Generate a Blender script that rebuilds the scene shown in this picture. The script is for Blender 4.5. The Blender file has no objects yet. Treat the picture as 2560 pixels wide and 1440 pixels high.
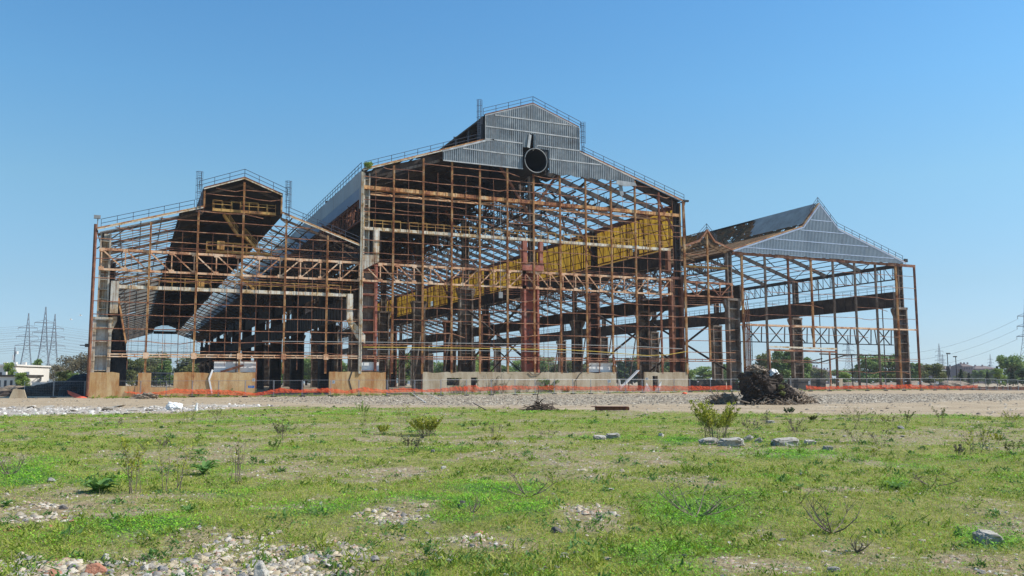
import bpy, math, random
import numpy as np
from mathutils import Vector, Matrix
random.seed(7); RNG = np.random.default_rng(11)
SC = bpy.context.scene; COL = SC.collection

# ------------------------------------------------------------------ camera
FPX, YAW, PITCH, ROLL, DIST, EYE = 2159.0, .42603, .107886, -.00392, 128.0, 1.75
_f = np.array([math.sin(YAW)*math.cos(PITCH), math.cos(YAW)*math.cos(PITCH), math.sin(PITCH)])
_r = np.array([math.cos(YAW), -math.sin(YAW), 0.0]); _u = np.cross(_r, _f)
CR = _r*math.cos(ROLL)+_u*math.sin(ROLL); CU = -_r*math.sin(ROLL)+_u*math.cos(ROLL); CF = _f
CAM = np.array([-DIST*math.sin(YAW), -DIST*math.cos(YAW), EYE])
cd = bpy.data.cameras.new('camera'); cam = bpy.data.objects.new('camera', cd); COL.objects.link(cam)
cam.matrix_world = Matrix(((CR[0], CU[0], -CF[0], CAM[0]), (CR[1], CU[1], -CF[1], CAM[1]), (CR[2], CU[2], -CF[2], CAM[2]), (0, 0, 0, 1)))
cd.sensor_width = 36; cd.lens = FPX/2560*36; cd.clip_start = .3; cd.clip_end = 20000
SC.camera = cam
# ------------------------------------------------------------------ light
EXPF = 2**.45                                                    # exposure factor
SUN_EL, SUN = math.radians(47), np.array([.915, -.403])
w = bpy.data.worlds.new('World'); SC.world = w; w.use_nodes = True
nt = w.node_tree; bg = nt.nodes['Background']; sky = nt.nodes.new('ShaderNodeTexSky')
sky.sky_type = 'NISHITA'; sky.sun_disc = False; sky.sun_elevation = SUN_EL
sky.sun_rotation = math.atan2(SUN[0], SUN[1]); sky.altitude = 0; sky.air_density = 1.0; sky.dust_density = .3; sky.ozone_density = 2.0
tc = nt.nodes.new('ShaderNodeTexCoord'); sx = nt.nodes.new('ShaderNodeSeparateXYZ'); nt.links.new(tc.outputs['Generated'], sx.inputs[0])
cr = nt.nodes.new('ShaderNodeValToRGB'); nt.links.new(sx.outputs[2], cr.inputs[0]); e = cr.color_ramp.elements   # clear spring air: bluer than the model by elevation
SKYF = [(0.0, (.80, 1.12, 1.66)), (.04, (.82, 1.03, 1.40)), (.103, (.92, 1.12, 1.27)), (.212, (1.08, 1.44, 1.44)), (.317, (.98, 1.58, 1.72)), (.405, (.9, 1.58, 1.82))]
e[0].position = SKYF[0][0]; e[1].position = 1.0
for p_, c_ in SKYF[1:]: e.new(p_)
for el, (p_, c_) in zip(e, SKYF+[(1.0, SKYF[-1][1])]): el.position = p_; el.color = (*[x/EXPF/1.5 for x in c_], 1)
mxs = nt.nodes.new('ShaderNodeMix'); mxs.data_type = 'RGBA'; mxs.blend_type = 'MULTIPLY'; mxs.inputs[0].default_value = 1
nt.links.new(sky.outputs[0], mxs.inputs[6]); nt.links.new(cr.outputs[0], mxs.inputs[7])
nt.links.new(mxs.outputs[2], bg.inputs[0]); bg.inputs[1].default_value = .15
sl = bpy.data.lights.new('sun', 'SUN'); sl.energy = 4.4; sl.angle = math.radians(.53); sl.color = (1, .94, .85)
so = bpy.data.objects.new('sun', sl); COL.objects.link(so)
sd = Vector((SUN[0]*math.cos(SUN_EL), SUN[1]*math.cos(SUN_EL), math.sin(SUN_EL)))
so.rotation_euler = sd.to_track_quat('Z', 'Y').to_euler(); so.location = (60, -60, 90)
SC.view_settings.view_transform = 'Standard'; SC.view_settings.look = 'None'; SC.view_settings.exposure = .45; SC.view_settings.gamma = 1
SC.cycles.max_bounces = 6; SC.cycles.diffuse_bounces = 3; SC.cycles.transparent_max_bounces = 12

# ------------------------------------------------------------------ helpers
def ray(x, y): return CR*(x-1280)/FPX - CU*(y-720)/FPX + CF
def F(x, y, v=0.0):
    d = ray(x, y); return CAM + d*((v-CAM[1])/d[1])
def G(x, y, z=0.0):
    d = ray(x, y); return CAM + d*((z-CAM[2])/d[2])
def Dp(x, y, dep): return CAM + ray(x, y)*dep
SK = .013
def topx(P):
    q = np.asarray(P, float)-CAM; wv = np.maximum(q@CF, .01)
    return 1280+FPX*(q@CR)/wv, 720-FPX*(q@CU)/wv, wv
def skew(V): V = np.array(V, float); V[:, 0] += SK*V[:, 1]; return V

class MB:
    def __init__(s): s.v = []; s.f = []; s.n = 0; s.mi = []; s.cur = 0
    def add(s, V, Fc):
        V = np.asarray(V, float); s.v.append(V); s.f.extend([tuple(i+s.n for i in f) for f in Fc]); s.n += len(V); s.mi.extend([s.cur]*len(Fc))
    def box(s, a, b):
        x0, y0, z0 = a; x1, y1, z1 = b
        s.add([(x0,y0,z0),(x1,y0,z0),(x1,y1,z0),(x0,y1,z0),(x0,y0,z1),(x1,y0,z1),(x1,y1,z1),(x0,y1,z1)],
              [(0,3,2,1),(4,5,6,7),(0,1,5,4),(1,2,6,5),(2,3,7,6),(3,0,4,7)])
    def bar(s, a, b, w=.1, h=None, up=(0,0,1)):
        a = np.asarray(a, float); b = np.asarray(b, float); d = b-a; L = np.linalg.norm(d)
        if L < 1e-6: return
        d /= L; h = w if h is None else h; up = np.asarray(up, float)
        sd_ = np.cross(d, up)
        if np.linalg.norm(sd_) < 1e-3: sd_ = np.cross(d, (0,1,0))
        sd_ /= np.linalg.norm(sd_); u2 = np.cross(sd_, d)
        V = []
        for p in (a, b):
            for i, j in ((-1,-1),(1,-1),(1,1),(-1,1)): V.append(p+sd_*i*w/2+u2*j*h/2)
        s.add(V, [(0,1,2,3),(7,6,5,4),(0,4,5,1),(1,5,6,2),(2,6,7,3),(3,7,4,0)])
    def tube(s, pts, r, n=6):
        pts = [np.asarray(p, float) for p in pts]; rr = r if hasattr(r, '__len__') else [r]*len(pts)
        V = []
        for i, p in enumerate(pts):
            d = pts[min(i+1, len(pts)-1)]-pts[max(i-1, 0)]; d /= max(np.linalg.norm(d), 1e-9)
            a = np.cross(d, (0,0,1.0))
            if np.linalg.norm(a) < .05: a = np.cross(d, (1.0,0,0))
            a /= np.linalg.norm(a); b = np.cross(a, d)
            for k in range(n):
                t = 2*math.pi*k/n; V.append(p+(a*math.cos(t)+b*math.sin(t))*rr[i])
        Fc = []
        for i in range(len(pts)-1):
            for k in range(n): Fc.append((i*n+k, i*n+(k+1) % n, (i+1)*n+(k+1) % n, (i+1)*n+k))
        Fc += [tuple(range(n-1, -1, -1)), tuple((len(pts)-1)*n+k for k in range(n))]
        s.add(V, Fc)
    def prism(s, poly, y0, y1):            # polygon in x,z extruded along y
        n = len(poly); V = [(p[0], y0, p[1]) for p in poly]+[(p[0], y1, p[1]) for p in poly]
        s.add(V, [tuple(range(n)), tuple(range(2*n-1, n-1, -1))]+[(i, n+i, n+(i+1) % n, (i+1) % n) for i in range(n)])
    def build(s, name, m=None, parent=None, sk=False, smooth=False):
        V = np.concatenate(s.v) if s.v else np.zeros((0, 3))
        if sk: V = skew(V)
        if parent is not None and parent.get('_o') is not None: V = V-np.array(parent['_o'])
        me = bpy.data.meshes.new(name); me.from_pydata(V.tolist(), [], s.f)
        for m_ in (m if isinstance(m, (list, tuple)) else [m] if m else []): me.materials.append(m_)
        if any(s.mi): me.polygons.foreach_set('material_index', s.mi)
        if smooth: me.polygons.foreach_set('use_smooth', [True]*len(me.polygons))
        o = bpy.data.objects.new(name, me); COL.objects.link(o)
        if parent is not None:
            o.parent = parent
            if parent.get('_o') is not None: o['_o'] = list(parent['_o'])
        return o
def tag(o, label=None, cat=None, group=None, kind=None):
    for k, v in (('label', label), ('category', cat), ('group', group), ('kind', kind)):
        if v: o[k] = v
    return o
def thing(name, label, cat, loc, group=None):
    o = bpy.data.objects.new(name, None); COL.objects.link(o); o.location = tuple(loc); o.empty_display_size = .3
    o['_o'] = [float(c) for c in loc]
    return tag(o, label, cat, group)
def inst(name, me, parent, loc, rot=0, sc=None):
    o = bpy.data.objects.new(name, me); COL.objects.link(o)
    if parent is not None:
        o.parent = parent; loc = np.array(loc, float)-np.array(parent['_o'])
    o.location = tuple(loc); o.rotation_euler = (0, 0, rot)
    if sc is not None: o.scale = sc
    return o
def copy_tree(o, loc, rot=0, sc=None, label=None):
    c = o.copy(); COL.objects.link(c); c.location = tuple(loc); c.rotation_euler = (0, 0, rot)
    if sc: c.scale = (sc, sc, sc)
    if label: c['label'] = label
    for ch in o.children:
        d = ch.copy(); COL.objects.link(d); d.parent = c
        for g in ch.children:
            e = g.copy(); COL.objects.link(e); e.parent = d
    return c

# value noise in numpy
_T = RNG.random((256, 256))
def vn(x, y):
    xi = np.floor(x).astype(int); yi = np.floor(y).astype(int); fx = x-xi; fy = y-yi
    fx = fx*fx*(3-2*fx); fy = fy*fy*(3-2*fy)
    a = _T[xi & 255, yi & 255]; b = _T[(xi+1) & 255, yi & 255]; c = _T[xi & 255, (yi+1) & 255]; d = _T[(xi+1) & 255, (yi+1) & 255]
    return (a*(1-fx)+b*fx)*(1-fy)+(c*(1-fx)+d*fx)*fy
def fbm(x, y, o=4):
    s_ = 0; a = .5; t = 0
    for i in range(o): s_ = s_+a*vn(x*2**i+17*i, y*2**i+31*i); t += a; a *= .55
    return s_/t
def sst(x, a, b): t = np.clip((x-a)/(b-a), 0, 1); return t*t*(3-2*t)

# ------------------------------------------------------------------ materials
def newmat(name):
    m = bpy.data.materials.new(name); m.use_nodes = True; return m, m.node_tree, m.node_tree.nodes['Principled BSDF']
def noise(nt, vec, scale, detail=5, rough=.6):
    n = nt.nodes.new('ShaderNodeTexNoise'); n.inputs['Scale'].default_value = scale; n.inputs['Detail'].default_value = detail; n.inputs['Roughness'].default_value = rough
    nt.links.new(vec, n.inputs['Vector']); return n.outputs['Fac']
def ramp(nt, fac, stops):
    r = nt.nodes.new('ShaderNodeValToRGB'); e = r.color_ramp.elements
    while len(e) > 1: e.remove(e[0])
    e[0].position = stops[0][0]; e[0].color = (*stops[0][1], 1)
    for p, c in stops[1:]: k = e.new(p); k.color = (*c, 1)
    nt.links.new(fac, r.inputs[0]); return r.outputs[0]
def mixc(nt, fac, a, b, mode='MIX'):
    m = nt.nodes.new('ShaderNodeMix'); m.data_type = 'RGBA'; m.blend_type = mode
    if isinstance(fac, (int, float)): m.inputs[0].default_value = fac
    else: nt.links.new(fac, m.inputs[0])
    for i, c in ((6, a), (7, b)):
        if isinstance(c, tuple): m.inputs[i].default_value = (*c, 1)
        else: nt.links.new(c, m.inputs[i])
    return m.outputs[2]
def math_(nt, op, a, b=None, clamp=False):
    m = nt.nodes.new('ShaderNodeMath'); m.operation = op; m.use_clamp = clamp
    for i, c in ((0, a), (1, b)):
        if c is None: continue
        if isinstance(c, (int, float)): m.inputs[i].default_value = c
        else: nt.links.new(c, m.inputs[i])
    return m.outputs[0]
def coords(nt, rnd=True, sc=(1, 1, 1)):
    t = nt.nodes.new('ShaderNodeTexCoord'); v = t.outputs['Object']
    mp = nt.nodes.new('ShaderNodeMapping'); mp.inputs['Scale'].default_value = sc; nt.links.new(v, mp.inputs[0])
    if rnd:
        oi = nt.nodes.new('ShaderNodeObjectInfo'); cx = nt.nodes.new('ShaderNodeCombineXYZ')
        k = math_(nt, 'MULTIPLY', oi.outputs['Random'], 40.0)
        nt.links.new(k, cx.inputs[0]); nt.links.new(k, cx.inputs[1]); nt.links.new(cx.outputs[0], mp.inputs['Location'])
    return mp.outputs[0]
def bump(nt, bs, h, strength=.4, dist=.05):
    b = nt.nodes.new('ShaderNodeBump'); b.inputs['Strength'].default_value = strength; b.inputs['Distance'].default_value = dist
    nt.links.new(h, b.inputs['Height']); nt.links.new(b.outputs[0], bs.inputs['Normal'])
def rusty(name, stops, scale=.9, fine=7, rough=.85, metallic=0.0, streak=None, amt=.5):
    m, nt, bs = newmat(name); v = coords(nt)
    n1 = noise(nt, v, scale, 6, .65); n2 = noise(nt, v, fine, 4, .6)
    k = math_(nt, 'ADD', math_(nt, 'MULTIPLY', n1, .75), math_(nt, 'MULTIPLY', n2, .25))
    c = ramp(nt, k, stops)
    if streak:
        v2 = coords(nt, True, (2.5, 2.5, .12)); n3 = noise(nt, v2, 1.6, 5, .7)
        c = mixc(nt, math_(nt, 'MULTIPLY', ramp(nt, n3, [(.48, (0, 0, 0)), (.62, (1, 1, 1))]), amt), c, streak)
    nt.links.new(c, bs.inputs['Base Color']); bs.inputs['Roughness'].default_value = rough; bs.inputs['Metallic'].default_value = metallic
    bump(nt, bs, n2, .25, .03); return m
def plain(name, c, rough=.7, metallic=0.0, var=.12, scale=3):
    m, nt, bs = newmat(name); v = coords(nt); n = noise(nt, v, scale, 4)
    nt.links.new(ramp(nt, n, [(.3, tuple(x*(1-var) for x in c)), (.7, tuple(min(1, x*(1+var)) for x in c))]), bs.inputs['Base Color'])
    bs.inputs['Roughness'].default_value = rough; bs.inputs['Metallic'].default_value = metallic; return m

M = {}
M['post'] = rusty('rusted_cream_steel', [(.36, (.12, .04, .02)), (.44, (.32, .12, .045)), (.5, (.55, .27, .095)), (.57, (.64, .4, .18)), (.67, (.7, .58, .4))], .6, 5, streak=(.2, .06, .03), amt=.6)
M['postred'] = rusty('red_rusted_post_steel', [(.36, (.12, .035, .025)), (.47, (.3, .1, .055)), (.56, (.42, .2, .1)), (.66, (.55, .4, .24))], .4, 5)
M['girt'] = rusty('rusted_girt_steel', [(.36, (.08, .03, .02)), (.48, (.22, .085, .045)), (.57, (.4, .19, .1)), (.67, (.52, .35, .22))], .6, 5)
M['truss'] = rusty('pink_primed_rusted_steel', [(.34, (.14, .05, .03)), (.42, (.4, .18, .09)), (.51, (.66, .4, .23)), (.64, (.75, .58, .42))], .6, 6)
M['cream'] = rusty('cream_paint_with_rust', [(.34, (.2, .09, .04)), (.42, (.5, .33, .14)), (.5, (.66, .6, .47)), (.62, (.72, .69, .6))], .7, 6, streak=(.3, .12, .04), amt=.55)
M['ochre'] = rusty('ochre_paint_with_rust', [(.36, (.14, .06, .025)), (.46, (.4, .2, .06)), (.6, (.58, .36, .11))], .8, 6)
M['dark'] = rusty('dark_aged_and_shaded_steel', [(.35, (.022, .017, .015)), (.5, (.05, .038, .032)), (.65, (.1, .075, .058))], .5, 5)  # tone also stands in for interior shade and backlit roof silhouettes
M['column'] = rusty('grey_brown_column_steel', [(.33, (.05, .035, .028)), (.45, (.12, .088, .066)), (.56, (.24, .2, .165)), (.66, (.34, .3, .25))], .45, 4, streak=(.1, .045, .025), amt=.5)
M['acolumn'] = rusty('pale_painted_column_steel', [(.33, (.2, .1, .045)), (.43, (.42, .32, .2)), (.53, (.48, .45, .38)), (.66, (.58, .56, .5))], .45, 4, streak=(.16, .07, .03), amt=.7)
M['red'] = rusty('red_primer_steel', [(.33, (.12, .03, .02)), (.44, (.36, .085, .05)), (.56, (.46, .13, .085)), (.68, (.5, .25, .19))], .6, 5, streak=(.3, .14, .09), amt=.3)
M['red'] = rusty('patchy_red_primer_steel', [(.33, (.1, .035, .025)), (.43, (.28, .08, .05)), (.53, (.4, .13, .085)), (.6, (.36, .19, .14)), (.68, (.42, .34, .3))], .8, 5, streak=(.2, .08, .05), amt=.5)
M['redweb'] = rusty('red_primer_web_with_grey', [(.36, (.07, .06, .06)), (.46, (.16, .12, .11)), (.5, (.42, .11, .07)), (.62, (.48, .16, .1)), (.7, (.42, .36, .35))], .5, 3)
M['whiteweb'] = rusty('pale_grey_web_with_rust', [(.34, (.25, .12, .05)), (.42, (.48, .46, .42)), (.6, (.62, .62, .6))], .5, 4, streak=(.25, .1, .04), amt=.4)
M['darkred'] = rusty('dark_red_brown_steel', [(.35, (.05, .025, .02)), (.48, (.14, .055, .035)), (.62, (.3, .12, .06))], .6, 5, streak=(.34, .15, .06), amt=.35)
M['purlin'] = rusty('brown_roof_steel', [(.35, (.035, .024, .018)), (.5, (.085, .055, .038)), (.65, (.17, .115, .075))], .5, 4)
M['purlinwarm'] = rusty('ochre_brown_roof_steel', [(.35, (.07, .035, .02)), (.5, (.17, .1, .05)), (.65, (.32, .21, .1))], .5, 4)
M['sheet'] = rusty('dark_roof_sheet', [(.35, (.02, .02, .022)), (.5, (.035, .036, .04)), (.66, (.06, .058, .058))], .25, 3)
M['strip'] = rusty('weathered_roof_rib', [(.35, (.14, .125, .11)), (.5, (.27, .25, .21)), (.66, (.42, .38, .32))], .3, 4)
M['greysheet'] = rusty('grey_brown_roof_sheet', [(.35, (.24, .22, .2)), (.5, (.34, .32, .29)), (.66, (.44, .42, .38))], .3, 4)
M['rail'] = rusty('blue_grey_railing_steel', [(.4, (.03, .04, .065)), (.6, (.07, .08, .11))], .8, 4)
M['galv'] = rusty('galvanised_cladding', [(.36, (.17, .18, .185)), (.44, (.24, .265, .275)), (.52, (.3, .32, .325)), (.62, (.4, .415, .41))], .35, 1.6, .55, .25, streak=(.17, .12, .085), amt=.35)
M['galvblue'] = rusty('bluish_galvanised_cladding', [(.3, (.22, .265, .31)), (.5, (.3, .355, .4)), (.7, (.4, .45, .5))], .12, 2.2, .5, .25, streak=(.2, .16, .13), amt=.12)
M['flash'] = plain('white_flashing', (.42, .42, .41), .5, 0, .4, 1.0)
M['flashblue'] = plain('pale_blue_flashing', (.34, .41, .52), .5, 0, .2, 1.5)
M['yellow'] = rusty('yellow_wall_sheet', [(.3, (.3, .2, .03)), (.45, (.52, .36, .05)), (.65, (.6, .44, .09))], .2, 3, streak=(.3, .19, .04), amt=.35)
def translucent(m, fac):
    nt = m.node_tree; bs = nt.nodes['Principled BSDF']; tr = nt.nodes.new('ShaderNodeBsdfTranslucent'); mx = nt.nodes.new('ShaderNodeMixShader'); mx.inputs[0].default_value = fac
    nt.links.new(bs.inputs['Base Color'].links[0].from_socket, tr.inputs[0]); nt.links.new(bs.outputs[0], mx.inputs[1]); nt.links.new(tr.outputs[0], mx.inputs[2]); nt.links.new(mx.outputs[0], nt.nodes['Material Output'].inputs[0])
M['yellowfibre'] = rusty('yellow_fibreglass_sheet', [(.3, (.58, .43, .1)), (.45, (.78, .61, .18)), (.65, (.85, .7, .26))], .2, 3, streak=(.36, .24, .06), amt=.3)
translucent(M['yellowfibre'], .62)
M['ochrefibre'] = rusty('ochre_fibreglass_sheet', [(.3, (.13, .08, .035)), (.45, (.22, .14, .06)), (.65, (.32, .22, .1))], .3, 4); translucent(M['ochrefibre'], .45)
M['band'] = rusty('stained_white_wall_sheet', [(.3, (.3, .3, .3)), (.5, (.42, .42, .41)), (.7, (.5, .49, .46))], .15, 2, streak=(.34, .22, .16), amt=.35)
M['bandgrey'] = rusty('translucent_grey_sheet', [(.3, (.2, .24, .3)), (.7, (.3, .34, .4))], .2, 2)
M['black'] = plain('black_steel', (.012, .012, .014), .8)
M['white'] = plain('white_sheet_metal', (.72, .72, .7), .6, 0, .08, 1)
M['ring'] = plain('pale_duct_rim', (.24, .25, .25), .6)
M['orange'] = None

def concrete(name, a, b, stain, amt):
    m, nt, bs = newmat(name); v = coords(nt, False); n = noise(nt, v, .55, 8, .7); n2 = noise(nt, v, 6, 4)
    c = ramp(nt, n, [(.35, a), (.65, b)])
    v2 = coords(nt, False, (.8, .8, .16)); s = noise(nt, v2, 1.0, 8, .75)
    c = mixc(nt, math_(nt, 'MULTIPLY', ramp(nt, s, [(.42, (0, 0, 0)), (.62, (1, 1, 1))]), amt), c, stain)
    c = mixc(nt, .25, c, ramp(nt, n2, [(.3, (.25, .2, .15)), (.7, (.6, .56, .5))]), 'MULTIPLY')
    nt.links.new(c, bs.inputs['Base Color']); bs.inputs['Roughness'].default_value = .9; bump(nt, bs, n2, .4, .04); return m
M['wallrust'] = concrete('rust_stained_concrete', (.56, .36, .15), (.66, .5, .28), (.38, .15, .04), .85)
M['wallpale'] = concrete('weathered_beige_concrete', (.5, .42, .29), (.62, .54, .41), (.3, .2, .11), .65)
M['walldark'] = concrete('dark_concrete', (.05, .047, .045), (.09, .085, .08), (.04, .03, .025), .5)

# ------------------------------------------------------------------ steel halls
BAY, NB, V0 = 28.0, 11, .7
VEND = V0+BAY*NB
def S(u, v, z): return np.array((u+SK*v, v, z))

def prof_z(prof, u):
    for (a, za), (b, zb) in zip(prof[:-1], prof[1:]):
        if a-1e-6 <= u <= b+1e-6 and b > a: return za+(zb-za)*(u-a)/(b-a)
    return prof[0][1] if u < prof[0][0] else prof[-1][1]

def column_mesh(name, mat, w, zb, zt, ux0, ux1, brk=(), fl=.3, web=None, upper=None, left=None):
    """built-up column: two flanges, a web set back between stiffener plates, a slimmer upper shaft"""
    b = MB(); d = .5; mats = [M[mat], M[web or mat], M[upper or mat], M[left or mat]]
    b.cur = 3; b.box((0, -d, 0), (fl, d, zb)); b.cur = 0; b.box((w-fl, -d, 0), (w, d, zb)); b.cur = 1; b.box((fl, .38, 0), (w-fl, .43, zb))
    b.cur = 0; b.box((-.15, -d-.15, -.05), (w+.15, d+.15, .25))
    z = 1.5
    while z < zb-.5: b.box((fl, -d+.08, z), (w-fl, .38, z+.1)); z += 1.75
    for u_ in (0, w-fl):
        z = .9
        while z < zb-.6: b.box((u_-.03, -d-.04, z), (u_+fl+.03, -d-.005, z+.35)); z += 3.5
    b.box((-.1, -d-.05, zb), (w+.1, d+.05, zb+.4)); b.cur = 2
    b.box((ux0, -.32, zb+.4), (ux0+.2, .32, zt)); b.box((ux1-.2, -.32, zb+.4), (ux1, .32, zt)); b.box((ux0+.2, .18, zb+.4), (ux1-.2, .22, zt))
    z = zb+1.4
    while z < zt-.5: b.box((ux0+.2, -.28, z), (ux1-.2, .18, z+.08)); z += 1.2
    b.cur = 0
    for sgn, ext, zz in brk:      # haunches carrying crane girders
        x0 = w if sgn > 0 else 0
        P_ = [(x0, zz), (x0+sgn*ext, zz), (x0+sgn*ext, zz-.5), (x0, zz-1.9)]
        if sgn < 0: P_ = P_[::-1]
        b.prism(P_, -.35, .35)
    o = b.build(name, mats); me = o.data; bpy.data.objects.remove(o); me.name = name; return me

def clip_row(prof, z):
    us = np.linspace(prof[0][0], prof[-1][0], 400); ok = [u for u in us if prof_z(prof, u) > z+.1]
    return (ok[0], ok[-1]) if ok else None

def girts(par, prof, posts, zs, skip=(), v=-.12, th=.1, mat='girt', miss=.05):
    for z in zs:
        c = clip_row(prof, z)
        if not c: continue
        nodes = sorted(set([c[0]]+[p for p in posts if c[0] < p < c[1]]+[c[1]]))
        b = MB(); prev = None
        for i in range(len(nodes)-1):
            a, e = nodes[i], nodes[i+1]
            if any(s0 < (a+e)/2 < s1 and sz0 < z < sz1 for s0, s1, sz0, sz1 in skip): continue
            if random.random() < miss: continue
            sag = random.choice([0, 0, 0, 0, .03, -.05, .08, -.12, -.3]); tw = random.uniform(-.05, .05)
            if random.random() < .06: b.bar(S(a, v, z), S(a+(e-a)*.45, v-.1, z-random.uniform(.1, .7)), .08, th); continue
            m1 = a+(e-a)*.35; m2 = a+(e-a)*.7
            pts = [S(a, v, z+tw), S(m1, v, z+sag*.8), S(m2, v, z+sag), S(e, v, z)]
            for p, q in zip(pts[:-1], pts[1:]): b.bar(p, q, .08, th)
        if b.v: b.build('girt', M[mat], par)

def railing(par, path, name='railing', mat='rail', h=1.05, step=2.0, th=.06, parent_is_part=None):
    b = MB()
    for a, e in zip(path[:-1], path[1:]):
        a = np.array(a, float); e = np.array(e, float); L = np.linalg.norm(e-a); n = max(1, int(round(L/step)))
        for k in (h, h*.5): b.bar(a+(0, 0, k), e+(0, 0, k), th, th)
        for i in range(n+1): p = a+(e-a)*i/n; b.bar(p, p+(0, 0, h), th, th)
    return b.build(name, M[mat], parent_is_part or par)

def front_truss(par, u0, u1, z0, z1, n, flip, v=.25, mat='truss', w=.2):
    b = MB()
    for z, hh in ((z1, .3), (z0, .26)): b.bar(S(u0, v, z), S(u1, v, z), .2, hh)
    for i in range(n+1):
        u = u0+(u1-u0)*i/n
        b.bar(S(u, v, z0), S(u, v, z1), .14, w)
        b.box((u-.3+SK*v, v-.13, z0-.12), (u+.3+SK*v, v-.1, z0+.32)); b.box((u-.3+SK*v, v-.13, z1-.32), (u+.3+SK*v, v-.1, z1+.12))
        if i < n:
            e = u0+(u1-u0)*(i+1)/n
            p, q = (S(u, v, z1), S(e, v, z0)) if flip(i, n) else (S(u, v, z0), S(e, v, z1))
            b.bar(p, q, .12, .16)
    o = b.build('front_truss', M[mat], par)
    b = MB(); vb = v+1.3                                        # rear chord of the horizontal wind girder
    for z in (z1,): b.bar(S(u0, vb, z+.05), S(u1, vb, z+.05), .2, .22)
    for i in range(2*n):
        a = u0+(u1-u0)*i/(2*n); e = u0+(u1-u0)*(i+1)/(2*n)
        b.bar(S(a, v if i % 2 else vb, z1), S(e, vb if i % 2 else v, z1), .08, .08)
    for dz in (.45, .75, 1.0): b.bar(S(u0, v+.5+dz*.4, z1+dz-.2), S(u1, v+.5+dz*.4, z1+dz-.25), .07, .08)
    for dz in (.35, .7, 1.0): b.bar(S(u0, v+.6, z0-dz), S(u1, v+.6, z0-dz), .07, .07)
    b.build('wind_girder', M['darkred'], par)
    return o

def walkway(par, u0, u1, z, v=.3, mat='cream', rmat='ochre', hb=.42, rail=True, step=1.5):
    b = MB(); b.box((u0, v-.25, z-hb/2), (u1, v-.19, z+hb/2)); b.box((u0, v+.55, z-hb/2), (u1, v+.61, z+hb/2)); b.box((u0, v-.19, z+hb/2-.1), (u1, v+.55, z+hb/2-.06))
    n = int((u1-u0)/step)
    for i in range(n+1): u = u0+(u1-u0)*i/n; b.box((u-.04, v-.29, z-hb/2-.05), (u+.04, v-.255, z+hb/2+.05))
    o = b.build('walkway', M[mat], par, sk=True)
    if rail:
        r = MB()
        for k in (1.1, .6):
            for i in range(n):
                if random.random() < .12: continue
                a = u0+(u1-u0)*i/n; e = u0+(u1-u0)*(i+1)/n
                r.bar((a, v-.15, z+hb/2+k+random.uniform(-.03, .03)), (e, v-.15, z+hb/2+k+random.uniform(-.03, .03)), .05, .06)
        for i in range(n+1):
            u = u0+(u1-u0)*i/n; r.bar((u, v-.15, z+hb/2-.05), (u, v-.15, z+hb/2+1.1), .06, .06)
            if random.random() < .5: r.bar((u+.2, v+.5, z+hb/2), (u+.2, v+.5, z+hb/2+1.1), .06, .06)
        r.bar((u0, v+.5, z+hb/2+1.1), (u1, v+.5, z+hb/2+1.1), .05, .05)
        r.build('walkway_railing', M[rmat], par, sk=True)
    return o

def stair(par, a, b_, v=1.5, mat='ochre'):
    b = MB(); a = np.array((a[0], v, a[1])); e = np.array((b_[0], v, b_[1]))
    for dv in (0, .8):
        b.bar(a+(0, dv, 0), e+(0, dv, 0), .08, .28); b.bar(a+(0, dv, 1.0), e+(0, dv, 1.0), .05, .05); b.bar(a+(0, dv, .5), e+(0, dv, .5), .04, .04)
    n = int(np.linalg.norm(e-a)/.3)
    for i in range(n+1): p = a+(e-a)*i/n; b.box((p[0]-.13, v, p[2]-.02), (p[0]+.13, v+.8, p[2]+.02))
    for i in range(0, n+1, 4): p = a+(e-a)*i/n; b.bar(p, p+(0, 0, 1.0), .05, .05)
    b.build('staircase', M[mat], par, sk=True)

def ladder(par, u, z0, z1, v=-.3, mat='rail', cage=True):
    b = MB()
    for du in (-.22, .22): b.bar((u+du, v, z0), (u+du, v, z1), .06, .06)
    z = z0
    while z < z1: b.bar((u-.22, v, z), (u+.22, v, z), .04, .04); z += .3
    if cage:
        z = z0+1.6
        for k in range(5):
            t = -math.pi*(k+.5)/5.0; b.bar((u+.42*math.cos(t), v+.5*math.sin(t), z), (u+.42*math.cos(t), v+.5*math.sin(t), z1), .035, .035)
        while z <= z1:
            pp = [(u+.42*math.cos(-math.pi*k/6), v+.5*math.sin(-math.pi*k/6), z) for k in range(7)]
            for p, q in zip(pp[:-1], pp[1:]): b.bar(p, q, .035, .05)
            z += .9
    b.build('cage_ladder', M[mat], par, sk=True)

def roof_frames(par, prof, step, mat, hh=.55, knees=(), n=None, ww=.22, first=V0+.3, tie=None, extra=()):
    b = MB()
    for (a, za), (e, ze) in zip(prof[:-1], prof[1:]): b.bar((a, 0, za-.35), (e, 0, ze-.35), ww, hh)
    for (p, q) in knees: b.bar((p[0], 0, p[1]), (q[0], 0, q[1]), .18, .28)
    for (p, q) in extra: b.bar((p[0], 0, p[1]), (q[0], 0, q[1]), .1, .12)
    o = b.build('roof_frame', M[mat]); me = o.data; bpy.data.objects.remove(o)
    v = first
    while v < VEND+.1: inst('roof_frame', me, par, S(0, v, 0)); v += step

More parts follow.
